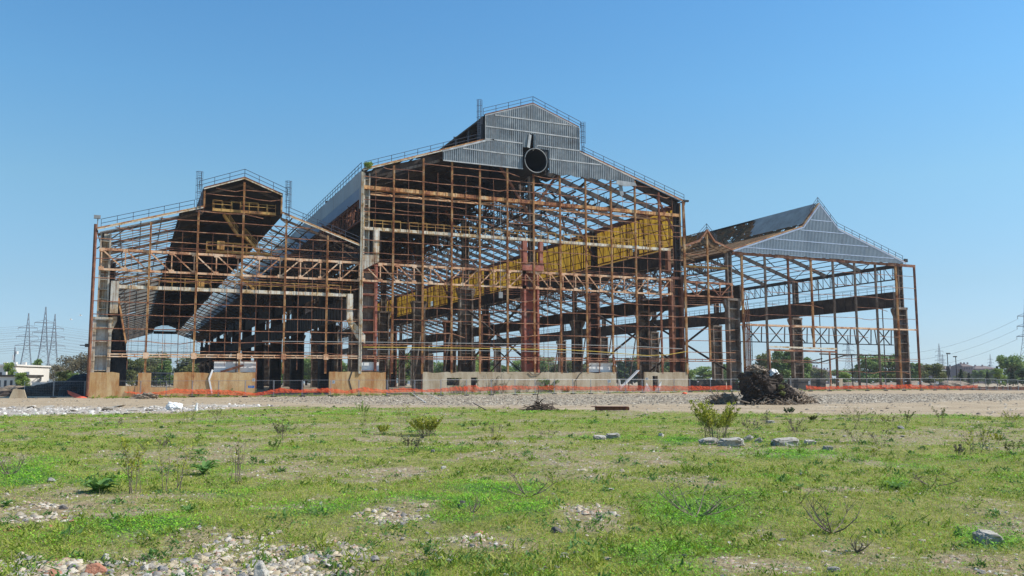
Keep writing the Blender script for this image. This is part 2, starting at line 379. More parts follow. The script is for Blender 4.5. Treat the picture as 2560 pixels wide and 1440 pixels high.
def purlins(par, prof, spacing, mat, v0=.2, v1=None, w_=.1, h_=.2, name='purlin_layer', off=.0, sub=None, rail_step=None):
    v1 = v1 or VEND; b = MB()
    for (a, za), (e, ze) in zip(prof[:-1], prof[1:]):
        L = math.hypot(e-a, ze-za); n = max(1, int(round(L/spacing)))
        for i in range(n+1):
            u = a+(e-a)*i/n; z = za+(ze-za)*i/n+off
            b.bar(S(u, v0, z), S(u, v1, z), w_, h_)
    if sub:                                                        # secondary ribs up the slope
        v = v0
        while v < min(v1, sub[1]):
            for (a, za), (e, ze) in zip(prof[:-1], prof[1:]): b.bar(S(a, v, za+off+.12), S(e, v, ze+off+.12), .07, .07)
            v += sub[0]
    b.build(name, M[mat], par)

def sheets(par, seg, vs, keep, mat, name='roof_sheet', gap=.0, off=.2, sx=1.5, sv=2.8, warp=.0):
    (a, za), (e, ze) = seg; b = MB(); n = max(1, int(round(math.hypot(e-a, ze-za)/sx)))
    v = vs[0]
    while v < vs[1]-.01:
        vv = min(v+sv, vs[1])
        for i in range(n):
            if not keep((i+.5)/n, (v+vv)/2): continue
            t0, t1 = i/n, (i+1)/n; dz = random.uniform(0, warp)
            P_ = [S(a+(e-a)*t0, v, za+(ze-za)*t0+off+dz), S(a+(e-a)*t1, v, za+(ze-za)*t1+off), S(a+(e-a)*t1, vv-gap, za+(ze-za)*t1+off), S(a+(e-a)*t0, vv-gap, za+(ze-za)*t0+off+dz)]
            T = [p+(0, 0, .05) for p in P_]
            b.add(P_+T, [(0,3,2,1),(4,5,6,7),(0,1,5,4),(1,2,6,5),(2,3,7,6),(3,0,4,7)])
        v = vv
    if b.v: b.build(name, M[mat], par)

def strips(par, seg, vs, pitch, width, mat, drop=.08, name='roof_strip_layer', jag=.0):
    (a, za), (e, ze) = seg; b = MB(); v = vs[0]; nrm = 3
    while v < vs[1]:
        cuts = np.linspace(0, 1, nrm+1)
        for k in range(nrm):
            if random.random() < drop: continue
            t0 = max(0, cuts[k]-random.uniform(0, jag)); t1 = min(1, cuts[k+1]+random.uniform(0, jag)); wv = width*random.uniform(.75, 1.15)
            p0 = S(a+(e-a)*t0, v, za+(ze-za)*t0+.22+random.uniform(0, .1)); p1 = S(a+(e-a)*t1, v+random.uniform(-.12, .12), za+(ze-za)*t1+.22)
            b.bar(p0, p1, wv, .05)
        v += pitch
    b.build(name, M[mat], par)

def cladding(par, u0, u1, zb, zt, v, mat, name='gable_cladding', pitch=.33, parent=None, amp=.12):
    """vertical ribbed sheet; zb, zt functions of u"""
    n = max(1, int(round((u1-u0)/pitch))); p = (u1-u0)/n; V = []; prf = [(0, 0), (.34, 0), (.5, amp), (.84, amp)]
    us = [(u0+i*p+f*p, y) for i in range(n) for f, y in prf]+[(u1, 0)]
    for u, y in us: V += [(u, v-y, zb(u)), (u, v-y, max(zb(u)+.01, zt(u)))]
    m = len(us); Fc = [(2*i, 2*i+2, 2*i+3, 2*i+1) for i in range(m-1)]
    V2 = [(a, b_+.03, c) for a, b_, c in V]
    Fc += [(2*m+2*i+1, 2*m+2*i+3, 2*m+2*i+2, 2*m+2*i) for i in range(m-1)]
    b = MB(); b.add(V+V2, Fc); return b.build(name, M[mat], parent or par, sk=True)

def posts(par, lst, mat='post', v=0.0, w_=.21):
    for u, z0, z1 in lst:
        b = MB(); lean = random.uniform(-.04, .04)
        b.box((u-w_/2, v-.16, z0), (u-w_/2+.06, v+.16, z1)); b.box((u+w_/2-.06, v-.16, z0), (u+w_/2, v+.16, z1)); b.box((u-w_/2+.06, v-.06, z0), (u+w_/2-.06, v+.02, z1))
        b.build('facade_post', M[random.choice(mat) if isinstance(mat, list) else mat], par)
def hangers(par, prof, us, z0, z1, v=-.05):
    for u in us:
        b = MB(); t = min(z1, prof_z(prof, u)-.5); z = z0+random.uniform(0, 1.5); x = u
        while z < t:
            zz = min(t, z+random.uniform(2.5, 7)); x2 = u+random.uniform(-.06, .06); b.bar(S(x, v, z), S(x2, v, zz), .05, .05); z = zz; x = x2
        b.build('hanger_rod', M['girt'], par)
def roof_edge(par, prof, v=-.1, mat='post', light='cream'):
    b = MB(); c = MB()
    for (a, za), (e, ze) in zip(prof[:-1], prof[1:]):
        b.bar((a, v+.1, za+.22), (e, v+.1, ze+.22), .5, .14); c.bar((a, v-.12, za+.04), (e, v-.12, ze+.04), .1, .13)
    b.build('roof_edge', M[mat], par, sk=True); c.build('verge_flashing', M[light], par, sk=True)
def gantry_row(par, u, z0, z1, mat, w_=.55):
    b = MB(); b.box((-w_/2, 0, z0), (w_/2, .14, z1)); b.box((-w_/2+.1, .14, z0+.08), (w_/2-.1, BAY-.1, z1-.08)); b.box((-w_/2-.05, .14, z1-.08), (w_/2+.05, BAY-.1, z1)); b.box((-w_/2-.05, .14, z0), (w_/2+.05, BAY-.1, z0+.08))
    v = 2.0
    while v < BAY-.5: b.box((-w_/2, v, z0+.09), (w_/2, v+.06, z1-.09)); v += 2.0
    o = b.build('crane_girder', M[mat]); me = o.data; bpy.data.objects.remove(o)
    for i in range(NB): inst('crane_girder', me, par, S(u, V0+BAY*i, 0))
def eave_truss_row(par, u, z0, z1, mat, n=16, heavy=.5, name='eave_truss', nb=NB):
    b = MB(); b.bar((0, 0, z1), (0, BAY, z1), .35, heavy); b.bar((0, 0, z0), (0, BAY, z0), .22, .22)
    for i in range(n):
        y0 = BAY*i/n; y1 = BAY*(i+1)/n
        b.bar((0, y0, z0), (0, y0, z1), .1, .1); b.bar((0, y0, z0), (0, y1, z1), .1, .1)
        if i % 2: b.bar((.35, y0, z0+.2), (.35, y0, z1-.3), .08, .08); b.bar((.1, y0, (z0+z1)/2), (.5, y0, (z0+z1)/2), .3, .05)
    o = b.build(name, M[mat]); me = o.data; bpy.data.objects.remove(o)
    for i in range(nb): inst(name, me, par, S(u, V0+BAY*i, 0))
def end_grid(par, u0, u1, prof, z0=3, step=2.78, gz=2.6, v=None):
    b = MB(); v = VEND if v is None else v; u = u0
    while u <= u1+.01: b.bar(S(u, v, 0), S(u, v, prof_z(prof, u)), .12, .12); u += step
    z = z0
    while z < 20: b.bar(S(u0, v, z), S(u1, v, z), .1, .1); z += gz
    for z in (13.5, 15.5): b.bar(S(u0, v, z), S(u1, v, z), .25, .25)
    b.build('rear_gable_grid', M['dark'], par)
def xbrace(par, u, v0, v1, z0, z1, mat='dark'):
    b = MB(); b.bar(S(u, v0, z0), S(u, v1, z1), .22, .3); b.bar(S(u+.05, v0, z1), S(u+.05, v1, z0), .22, .3); b.build('cross_brace', M[mat], par)
def mess(par, n, box, L=(.6, 3.5), mat='dark', name='hanging_debris'):
    b = MB()
    for _ in range(n):
        p = np.array([random.uniform(*box[k]) for k in range(3)]); d = np.array([random.gauss(0, 1), random.gauss(0, 1), random.gauss(0, 1)]); d /= np.linalg.norm(d)
        l = random.uniform(*L); b.bar(S(*p), S(*(p+d*l)), .08, random.choice([.08, .1, .35]))
    o = b.build(name, M[mat], par); return o

# ---- hall A (left)
A = thing('steel_hall', 'rusty open steel hall frame at left with stepped roof monitor and railings', 'industrial hall', (-39.5, 0, 0))
PA = [(-56, 20.5), (-43.8, 24.2), (-33.8, 24.2), (-22.9, 20.4)]
PAL = [(-56, 20.5), (-43.8, 24.2)]; PAR = [(-33.8, 24.2), (-22.9, 20.4)]; PAM = [(-43.8, 26.65), (-38.78, 28.5), (-33.8, 26.65)]
posts(A, [(-49.93, 2.9, 21.9), (-44.33, .3, 23.7), (-38.77, 2.9, 28.1), (-33.2, 2.9, 23.6), (-27.62, 2.9, 21.7)])
posts(A, [(-43.7, 24.2, 26.5), (-33.9, 24.2, 26.5)], w_=.18)
pa = [-49.93, -44.33, -38.77, -33.2, -27.62]
b = MB(); b.tube([S(-56.2, 0, .2), S(-56.2, 0, 21.2)], .2, 8); b.build('corner_downpipe', M['darkred'], A)
girts(A, [(-56, 20.5), (-43.8, 24.2), (-38.78, 25.5), (-33.8, 24.2), (-22.9, 20.4)], pa, [6.9, 8.4, 10.1, 11.7, 14.6, 17.0, 19.5, 21.0, 22.5, 23.8])
girts(A, [(-53.8, 20)]+[(-23, 20)], pa, [5.7], th=.07)
girts(A, [(-43.7, 26.6), (-38.78, 28.4), (-33.9, 26.6)], [-38.77], [26.1, 27.0], miss=0, th=.08)
b = MB()
for z in (5.28, 4.98): b.bar(S(-54.2, -.2, z), S(-22.9, -.2, z), .12, .14)
for u in np.arange(-54, -23, 1.4): b.box((u-.05, -.29, 4.92), (u+.05, -.265, 5.35))
for u in pa: b.box((u-.32+0, -.32, 4.75), (u+.32, -.291, 5.5))
b.build('sill_beam', M['truss'], A)
hangers(A, PA, [-52, -48, -46.2, -42.5, -40.6, -36.9, -35.1, -31.4, -29.6, -25.5], 3.2, 21)
front_truss(A, -55.4, -23.1, 15.7, 18.2, 12, lambda i, n: i < n/2)
walkway(A, -53.3, -24.3, 13.62)
walkway(A, -43.2, -34.9, 18.75, 1.0, 'ochre', 'ochre', .3)
walkway(A, -42.6, -34.6, 24.2, .6, 'ochre', 'ochre', .35, step=1.1)
stair(A, (-41.1, 23.9), (-39.2, 21.2)); stair(A, (-38.4, 21.2), (-36.2, 18.9)); stair(A, (-38.8, 15.8), (-36.6, 13.8))
b = MB(); b.box((-39.3, 1.5, 21.1), (-38.2, 2.4, 21.2)); b.build('stair_landing', M['ochre'], A, sk=True)
b = MB(); b.box((-41.9, .35, 19.0), (-41.0, 1.0, 20.1)); b.build('rust_box', M['ochre'], A, sk=True)
b = MB(); b.box((-44.0, .5, 13.9), (-43.3, 1.1, 15.0)); b.build('rust_box', M['ochre'], A, sk=True)
roof_edge(A, PAL); roof_edge(A, PAR); roof_edge(A, PAM, mat='darkred')
railing(A, [S(-55.6, -.2, 20.8), S(-44.9, -.2, 24.1)]); railing(A, [S(-44.4, -.2, 26.6), S(-38.78, -.2, 28.75), S(-33.2, -.2, 26.6)]); railing(A, [S(-33.0, -.2, 24.1), S(-23.3, -.2, 20.7)])
ladder(A, -44.4, 23.6, 28.9); ladder(A, -33.1, 23.4, 28.7)
colA = column_mesh('column', 'dark', 2.2, 9.4, 20.2, .35, 1.7, ((1, .55, 9.6),)); colAf = column_mesh('column', 'acolumn', 2.1, 9.4, 20.2, .35, 1.6, ((1, .55, 9.9),), .36, web='whiteweb')
for i in range(NB+1): inst('column', colAf if i == 0 else colA, A, S(-56, V0+BAY*i, 0))
b = MB(); b.box((-54.2, -.05, 10.3), (-53.3, .69, 14.3)); b.build('girder_end_box', M['acolumn'], A, sk=True)
b = MB(); b.box((-24.75, -.05, 10.2), (-24.0, .69, 13.8)); b.prism([(-24.75, 10.2), (-24, 10.2), (-22.2, 8.2), (-22.2, 7.0), (-23.2, 7.6)][::-1], .0, .65); b.build('girder_end_box', M['cream'], A, sk=True)
b = MB(); b.bar(S(-53.3, .1, 12.2), S(-52.2, .1, 6.6), .2, .2); b.build('diagonal_strut', M['post'], A)
gantry_row(A, -53.8, 10.4, 13.2, 'dark'); gantry_row(A, -24.5, 10.4, 13.2, 'dark')
eave_truss_row(A, -55.4, 17.6, 20.0, 'dark')
roof_frames(A, [(-56, 20.4), (-43.8, 24.1), (-43.8, 26.5), (-38.78, 28.3), (-33.8, 26.5), (-33.8, 24.1), (-22.9, 20.3)], 9.33, 'purlin', .3, extra=(((-43.8, 24.1), (-33.8, 24.1)), ((-56, 18.3), (-52.5, 21.3)), ((-27, 21.3), (-22.9, 18.3))))
purlins(A, PAL, 2.4, 'purlin', h_=.12); purlins(A, PAR, 1.5, 'purlin', h_=.16)
k46 = -46.6; z46 = prof_z(PA, k46)
def ribs(par, seg, vs, pitch, mat, w_=.14, h_=.3, drop=.03, name='rib_layer'):
    (a, za), (e, ze) = seg; b = MB(); v = vs[0]
    while v < vs[1]:
        for t0, t1 in ((0, .5), (.5, 1)):
            if random.random() > drop: b.bar(S(a+(e-a)*t0, v, za+(ze-za)*t0-.05), S(a+(e-a)*t1, v+random.uniform(-.08, .08), za+(ze-za)*t1-.05), w_, h_)
        v += pitch*random.uniform(.9, 1.1)
    b.build(name, M[mat], par)
ribs(A, ((-55.8, 20.55), (k46, z46)), (1.8, 75), 2.3, 'strip', .12, .12); ribs(A, ((-55.8, 20.55), (k46, z46)), (75, VEND), 2.6, 'strip', .14, .24)
sheets(A, ((-55.8, 20.55), (k46, z46)), (60, VEND), lambda t, v: vn(np.array(t*6), np.array(v*.9)) > .9, 'sheet', off=.24)
sheets(A, ((k46, z46), (-43.8, 24.2)), (.3, VEND), lambda t, v: True, 'sheet', off=.24)
def a_right(t, v): return v > 30 and (t > .46) and vn(np.array(t*9), np.array(v*.3)) > .12
ribs(A, ((-33.8, 24.2), (-28.6, prof_z(PA, -28.6))), (16, 60), 3.4, 'strip', .12, .12); ribs(A, ((-33.8, 24.2), (-28.6, prof_z(PA, -28.6))), (60, VEND), 2.6, 'strip', .12, .16)
sheets(A, ((-33.8, 24.2), (-22.9, 20.4)), (14, VEND), a_right, 'sheet', off=.26)
for seg in (((-43.8, 26.65), (-38.78, 28.5)), ((-38.78, 28.5), (-33.8, 26.65))): sheets(A, seg, (.1, VEND), lambda t, v: True, 'sheet', 'monitor_sheet', off=.12)
for u in (-43.85, -33.75):
    b = MB(); b.box((u-.03, .4, 24.0), (u+.03, VEND, 26.9)); b.build('monitor_side_wall', M['sheet'], A, sk=True)
for v in (24, 52, 80, 120, 170, 230, 290):
    b = MB(); b.box((-43.6, v, 23.0), (-34.0, v+.05, 24.3)); b.build('monitor_baffle', M['sheet'], A, sk=True)
b = MB()
for i in range(8):
    v = 3+i*5.6; b.bar(S(-33.5, v, 24), S(-28.5, v+5.6, 22.3), .08, .08); b.bar(S(-28.5, v, 22.3), S(-33.5, v+5.6, 24), .08, .08); b.bar(S(-28.5, v, 22.3), S(-23.5, v+5.6, 20.5), .08, .08); b.bar(S(-23.5, v, 20.5), S(-28.5, v+5.6, 22.3), .08, .08)
b.build('roof_bracing', M['purlin'], A)
mess(A, 500, ((-31, -23.4), (6, 90), (17.5, 20.3)), mat='purlin')
end_grid(A, -55, -23.5, PA)
b = MB(); b.tube([S(-56.0, -.1, 20.6), S(-56.0, -.1, 22.0)], .07, 6); b.box((-56.45, -.3, 21.9), (-55.7, .15, 22.3)); b.build('floodlight', M['ring'], A)
b = MB(); b.box((-56.75, -.2, 6.1), (-56.25, .2, 6.5)); b.bar((-57.3, 0, 6.3), (-56.3, 0, 6.3), .1, .1); b.build('pipe_bracket', M['black'], A)
b = MB(); b.box((-41.8, .5, 3.1), (-36.6, .56, 4.45)); b.build('white_panel', M['white'], A, sk=True)
b = MB(); b.bar(S(-42, .3, 4.55), S(-36.6, .3, 4.55), .12, .12); b.bar(S(-39.1, .3, 3), S(-39.1, .3, 4.6), .1, .1); b.bar(S(-36.6, 0, 0.3), S(-36.6, 0, 5), .14, .14); b.bar(S(-41, .1, 3.1), S(-38.2, -.3, 4.0), .06, .3); b.build('panel_frame', M['darkred'], A)

# ---- hall B (centre)
B = thing('steel_hall', 'tallest rusty steel hall frame with corrugated gable and black round duct opening', 'industrial hall', (4.1, 0, 0))
PB = [(-22.9, 31.2), (-4.4, 37.6), (11.6, 37.6), (31.2, 31.25)]
PBm = [(-4.4, 41.4), (3.58, 44.2), (11.6, 41.4)]
qs = [-18.38, -13.98, -9.59, -5.19, -.72, 3.66, 8.19, 12.72, 17.32, 21.81, 26.39]
qt = [32.4, 33.9, 33.8, 33.8, 33.8, 33.3, 33.5, 33.6, 33.6, 33.9, 32.4]
posts(B, [(u, 2.9, t) for u, t in zip(qs, qt)], ['post', 'post', 'post', 'post', 'postred', 'post'])
posts(B, [(-22.95, 2.9, 31.0)], 'cream', v=-.2, w_=.34); posts(B, [(31.15, 2.9, 31.2)], 'post', v=-.1, w_=.3)
PBc = [(-22.9, 31.1), (-13.5, 34), (22.5, 34), (31.2, 31.2)]
girts(B, PBc, qs, [6.9, 8.65, 10.4, 12.15, 13.9, 16.9, 19.6, 21.4, 25.4, 27.1, 30.4, 31.9, 33.1], miss=.07)
girts(B, PBc, qs, [26.0, 17.3], th=.06, miss=.2, v=-.05)
b = MB()
for z in (5.3, 4.98): b.bar(S(-22.6, -.25, z), S(40.8, -.25, z-.08), .12, .14)
for u in np.arange(-22, 40.5, 1.4): b.box((u-.05, -.34, 4.85), (u+.05, -.315, 5.35))
for u in qs: b.prism([(u-.4, 5.3), (u+.1, 5.5), (u+.1, 4.4), (u-.1, 4.4)], -.36, -.345)
b.build('sill_beam', M['girt'], B)
hangers(B, PB, [-21, -16.2, -11.8, -7.4, -3, 1.4, 5.9, 10.4, 15, 19.5, 24, 29], 3.2, 32)
for (u0, u1, n, fl) in ((-22.6, 2.1, 10, lambda i, n: i < 5), (2.1, 28.5, 12, lambda i, n: i < 6), ):
    front_truss(B, u0, u1, 15.75, 18.2, n, fl)
walkway(B, -22.6, 30.5, 28.93, .3, 'post', 'post', .5, rail=False)
b = MB(); b.bar(S(-22.6, 1.6, 28.3), S(30.5, 1.6, 28.3), .2, .2)
for i in range(24): b.bar(S(-22.5+i*2.2, .4 if i % 2 else 1.6, 28.4), S(-20.3+i*2.2, 1.6 if i % 2 else .4, 28.4), .09, .09)
b.build('wind_girder', M['truss'], B)
walkway(B, -22.5, 28.5, 23.1, .3, 'cream', 'ochre', .4, step=1.3)
# pipes
b = MB(); b.tube([S(-22.6, -.5, 6.5), S(-8, -.5, 6.55), S(8.3, -.5, 6.5), S(14, -.5, 6.3), S(23, -.5, 5.75), S(27, -.5, 5.9), S(31, -.5, 6.5)], .06, 6); b.build('yellow_gas_pipe', M['yellow'], B)
b = MB(); b.tube([S(-36, -.4, 7.1), S(-22, -.45, 7.2), S(8, -.5, 7.3), S(20, -.5, 7.2), S(30, -.5, 6.9)], .045, 5); b.tube([S(-22, -.5, 6.2), S(2, -.5, 6.2), S(15, -.5, 5.9), S(24, -.5, 5.6)], .04, 5); b.build('service_pipe', M['ring'], B)
colB = column_mesh('column', 'column', 2.6, 18.3, 31.0, .6, 1.9, ((-1, .5, 18.6), (1, .5, 18.6)))
colBf = column_mesh('column', 'red', 2.5, 18.3, 33.0, 1.0, 1.9, (), web='redweb', upper='column')
colL = column_mesh('column', 'dark', 2.5, 17.9, 31.0, .2, 1.2, ((1, .3, 18.8), (-1, 1.2, 9.9)))  # interior columns darkened in colour to imitate the shade inside
colLf = column_mesh('column', 'red', 2.4, 17.9, 31.0, .3, 1.2, (), .32, web='column', upper='acolumn', left='acolumn')
colR = column_mesh('column', 'darkred', 2.4, 18.3, 30.9, 1.1, 2.2, ((-1, .5, 18.6),), .42, web='dark', upper='dark')
for i in range(NB+1):
    inst('column', colBf if i == 0 else colB, B, S(2.1, V0+BAY*i, 0))
    inst('column', colLf if i == 0 else colL, B, S(-22.9, V0+BAY*i, 0))
    inst('column', colR, B, S(28.6, V0+BAY*i, 0))
for u0, u1, m_ in ((1.85, 2.55, 'red'), (4.65, 5.2, 'red'), (-21.15, -20.4, 'cream'), (27.9, 28.5, 'darkred')):
    b = MB(); b.box((u0, -.05, 19.4), (u1, .69, 22.9)); b.build('girder_end_box', M[m_], B, sk=True)
b = MB(); b.box((-22.7, -.05, 18.5), (-20.4, .2, 19.4)); b.prism([(-22.7, 18.5), (-20.4, 18.5), (-22.7, 17.2)][::-1], -.03, .15); b.build('column_bracket', M['acolumn'], B, sk=True)
b = MB(); b.box((1.7, -.05, 18.4), (5.3, .24, 19.35)); b.build('column_bracket', M['red'], B, sk=True)
gantry_row(B, -20.2, 20.2, 22.9, 'dark'); gantry_row(B, 28.2, 20.6, 23.0, 'dark')
roof_frames(B, [(-22.9, 31.0), (-4.4, 37.4), (-4.4, 41.2), (3.58, 44.0), (11.6, 41.2), (11.6, 37.4), (31.2, 31.05)], 5.6, 'dark', .75, ww=.3,
            extra=(((-4.4, 37.4), (3.6, 33.5)), ((3.6, 33.5), (11.6, 37.4))))  # dark colour paints the frames as a backlit silhouette
for p_, q_ in (((3.3, 0, 27), (-1.5, 0, 34)), ((3.3, 0, 27), (9, 0, 35)), ((30.5, 0, 25), (26.5, 0, 31.8))):
    b = MB(); b.bar(p_, q_, .26, .36); o = b.build('knee_brace', M['darkred']); me = o.data; bpy.data.objects.remove(o)
    for i in range(NB): inst('knee_brace', me, B, S(0, V0+BAY*i, 0))
purlins(B, [(-22.9, 31.2), (-4.4, 37.6)], 1.9, 'dark', h_=.18); purlins(B, [(11.6, 37.6), (31.2, 31.25)], 1.9, 'dark', h_=.16); purlins(B, PBm, 1.8, 'purlin', v0=2)  # slope purlins coloured dark in place of underside shade
def bl(t, v):
    if v < 30 and t < .55 and vn(np.array(t*14+3), np.array(v*.8)) > .6+.15*(t > .35): return False
    return True
sheets(B, ((-22.9, 31.2), (-4.4, 37.6)), (.3, VEND), bl, 'sheet', gap=.03, sv=1.4, sx=1.3, warp=.1)
for seg in (((-4.4, 41.4), (3.58, 44.2)), ((3.58, 44.2), (11.6, 41.4))):
    sheets(B, seg, (.1, VEND), lambda t, v: v < 220, 'sheet', 'monitor_sheet', off=.14)
b = MB(); b.box((-4.46, .6, 37.5), (-4.4, 3, 41.3)); b.box((-4.46, 30, 37.5), (-4.4, 220, 41.3)); b.box((11.6, .3, 37.5), (11.66, 130, 41.3)); b.build('monitor_side_wall', M['sheet'], B, sk=True)
for q_ in (((-4.3, 14, 35), (11.5, 14.06, 42)), ((-14, 20, 31), (-4.4, 20.05, 34)), ((-20, 40, 29), (-2, 40.05, 35))):
    b = MB(); b.box(*q_); b.build('inner_baffle', M['sheet'], B, sk=True)
sheets(B, ((12.0, 37.4), (31.0, 31.3)), (.3, 2.9), lambda t, v: True, 'sheet', off=.1)
b = MB(); b.prism([(20.5, 34.0), (23.5, 33.6), (30.9, 31.1), (30.9, 30.2), (26, 31.8)][::-1], 1.2, 1.26); b.build('gable_board', M['sheet'], B, sk=True)
b = MB(); b.prism([(-22.7, 30.9), (-11.2, 34.9), (-11.2, 33.9), (-22.7, 30.0)][::-1], .9, .96); b.build('gable_board', M['column'], B, sk=True)
eave_truss_row(B, 3.4, 27.5, 33.2, 'dark', 12, .4, 'ridge_truss', 7)
eave_truss_row(B, 30.9, 24.2, 30.8, 'darkred', 9, .8)
def br(t, v): return t*19.5 < max(1.5, (v-32)*.085)+3.5*(vn(np.array(t*8), np.array(v*.3))-.5) and t < .62 and vn(np.array(t*19), np.array(v*.9+40)) > .12
sheets(B, ((11.7, 37.5), (31, 31.3)), (12, 270), br, 'sheet', off=.2)
mess(B, 1500, ((-6, 24), (24, 150), (30, 35.5)), mat='purlin', L=(1, 4)); mess(B, 260, ((-22.6, -22), (4, 120), (25, 27.4)), mat='darkred', L=(.6, 2.2)); mess(B, 160, ((7, 22), (3, 30), (30, 34)), (.6, 2.5))
# yellow wall on the right eave line, built as ribbed sheet
b = MB(); v = 1.0
while v < 222:
    ztop = 30.9; zbot = 24.1
    if not (int(v/1.1) % 53 in (12, 13)): b.box((31.35, v, zbot), (31.4, v+1.06, ztop))
    else: b.box((31.35, v, zbot+2.0), (31.4, v+1.06, ztop))
    b.box((31.28, v+1.06, zbot), (31.4, v+1.1, ztop)); v += 1.1
b.build('yellow_wall_sheet', M['yellowfibre'], B, sk=True)
b = MB()
for v in np.arange(1, 222, 5.6): b.box((31.1, v, 24), (31.27, v+.18, 31))
for z in (25.6, 27.5, 29): b.box((31.1, 1, z), (31.27, 222, z+.1))
b.build('wall_stud_frame', M['darkred'], B, sk=True)
# left outer band
cladL = MB(); cladL.box((-23.16, -.1, 28.9), (-23.1, VEND, 31.2)); cladL.build('side_band_sheet', M['band'], B, sk=True)
b = MB(); b.box((-23.16, .6, 27.3), (-23.1, VEND, 28.88)); b.build('lower_band_sheet', M['bandgrey'], B, sk=True)
b = MB(); b.box((-23.2, -.12, 25.9), (-23.1, .58, 28.88)); b.build('band_end_sheet', M['band'], B, sk=True)
b = MB()
for v in np.arange(2, 200, 3.2): b.bar(S(-23.0, v, 24.5), S(-23.0, v, 28), .12, .2)
b.build('side_stud_set', M['darkred'], B)
for z0_, n_ in ((24.0, 1),): eave_truss_row(B, -22.7, 24.4, 27.2, 'darkred', 12, .3)
# added dark skin inside B, stands in for interior shade towards the left hall
b = MB(); b.box((-22.2, 29, 16.5), (-22.14, 190, 26)); b.build('added_shade_skin', M['sheet'], B, sk=True)
roof_edge(B, [(-22.9, 31.2), (-4.4, 37.6)]); roof_edge(B, [(11.6, 37.6), (31.2, 31.25)], mat='darkred', light='truss'); roof_edge(B, PBm, mat='darkred', light='flash')
b = MB(); b.box((-4.9, -.1, 37.3), (-4.4, .4, 41.3)); b.build('monitor_corner', M['black'], B, sk=True)
railing(B, [S(-22.7, -.2, 31.4), S(-5.2, -.2, 37.5)]); railing(B, [S(-4.7, -.2, 41.45), S(3.58, -.2, 44.4), S(11.9, -.2, 41.45)]); railing(B, [S(12.2, -.2, 37.5), S(31.3, -.2, 31.4)])
railing(B, [S(-23.1, 0, 31.3), S(-23.1, 150, 31.3)], step=1.9, th=.06)
ladder(B, -5.4, 38.4, 43.6); ladder(B, 12.2, 37.4, 42.4)
# gable cladding
def mon(u): return prof_z(PBm, u)-.05 if -4.4 <= u <= 11.6 else prof_z(PB, u)-.05
zL = lambda u: 33.9; zc = lambda u: 37.25
def ztR(u): return mon(u)
cl = cladding(B, -11.1, -4.4, lambda u: min(33.88, mon(u)-.05), mon, -.25, 'galv'); 
g = cladding(B, -4.38, 1.75, zL, lambda u: mon(max(u, -4.39)), -.25, 'galv')
cladding(B, 1.75, 3.0, zc, mon, -.25, 'galv'); cladding(B, 3.0, 3.6, lambda u: 39.45, mon, -.25, 'galv'); cladding(B, 3.6, 6.2, zc, mon, -.25, 'galv')
cladding(B, 6.2, 11.6, lambda u: 33.55+.12*math.sin(u*2.1), mon, -.25, 'galv')
cladding(B, 11.6, 21.6, lambda u: min(33.5+.1*math.sin(u*3.3)+.06*math.sin(u*9), mon(u)-.05), mon, -.25, 'galv')
b = MB()
for u0, z0_, u1, z1_ in ((-2.87, 41.67, 10.1, 41.64), (-4.35, 39.75, 11.55, 39.7), (-4.35, 37.85, 1.75, 37.8), (-8.0, 35.98, 1.75, 35.85), (4.2, 37.76, 11.5, 37.72), (6.2, 35.86, 15.5, 35.85), (-11.1, 33.85, 1.75, 33.85)):
    b.bar((u0, -.37, z0_), (u1, -.37, z1_), .06, .17)
b.bar((-11.2, -.36, 35.2), (-4.4, -.36, 37.55), .08, .26); b.bar((-4.4, -.37, 37.6), (-3.0, -.37, 37.85), .06, .2)
b.bar((4.3, -.38, 37.75), (3.4, -.42, 36.9), .05, .22); b.bar((11.6, -.36, 37.5), (21.8, -.36, 34.15), .08, .16)
b.bar((-4.42, -.36, 37.6), (-4.42, -.36, 41.4), .08, .12); b.bar((11.6, -.36, 37.6), (11.6, -.36, 41.4), .08, .12)
b.build('cladding_flashing', M['flash'], B, sk=True)
b = MB(); b.bar((2.95, -.42, 39.3), (2.6, -.5, 37.2), .1, .5); b.bar((3.75, -.42, 39.3), (4.0, -.55, 37.1), .1, .12); b.build('bent_sheet_edge', M['galv'], B, sk=True)
b = MB()      # torn curled sheet
b.prism([(18.2, 33.6), (21.6, 33.5), (21.9, 33.0), (19.5, 32.7), (18.0, 33.0)][::-1], -.6, -.55); b.prism([(18.6, 33.2), (19.3, 33.0), (19.6, 31.4), (19.1, 31.0), (18.8, 31.8)][::-1], -.3, -.26); b.build('torn_sheet', M['galv'], B, sk=True)
b = MB(); b.box((5.95, .1, 33.3), (6.25, .25, 37.2)); b.prism([(4.6, 37.2), (6.2, 37.2), (6.2, 35.2), (5.9, 35.9), (5.4, 36.7)][::-1], -.2, -.14); b.build('dark_backing_sheet', M['sheet'], B, sk=True)
# round duct: tube open to the front with rim, dark inside
duct = MB(); n = 40; cu, cz, r0, r1 = 3.75, 35.25, 1.93, 1.8
for (ra, rb, y0, y1) in ((r0, r1, -.75, 13.5),):
    V = []
    for y in (y0, y1):
        for rr in (ra, rb):
            for k in range(n): t = 2*math.pi*k/n; V.append((cu+rr*math.cos(t), y, cz+rr*math.sin(t)))
    Fc = []
    for k in range(n):
        j = (k+1) % n; Fc += [(k, j, 2*n+j, 2*n+k), (n+j, n+k, 3*n+k, 3*n+j)]
    duct.add(V, Fc)
dct = duct.build('round_duct', M['black'], B, sk=True, smooth=True)
rim = MB(); ang = [(cu+1.87*math.cos(2*math.pi*k/n), -.76, cz+1.87*math.sin(2*math.pi*k/n)) for k in range(n+1)]
rim.tube(ang, .065, 6); rim.build('duct_rim', M['ring'], dct, sk=True)
b = MB(); b.box((1.78, 13.4, 33.3), (5.8, 13.5, 37.3)); b.build('duct_end_plate', M['black'], B, sk=True)
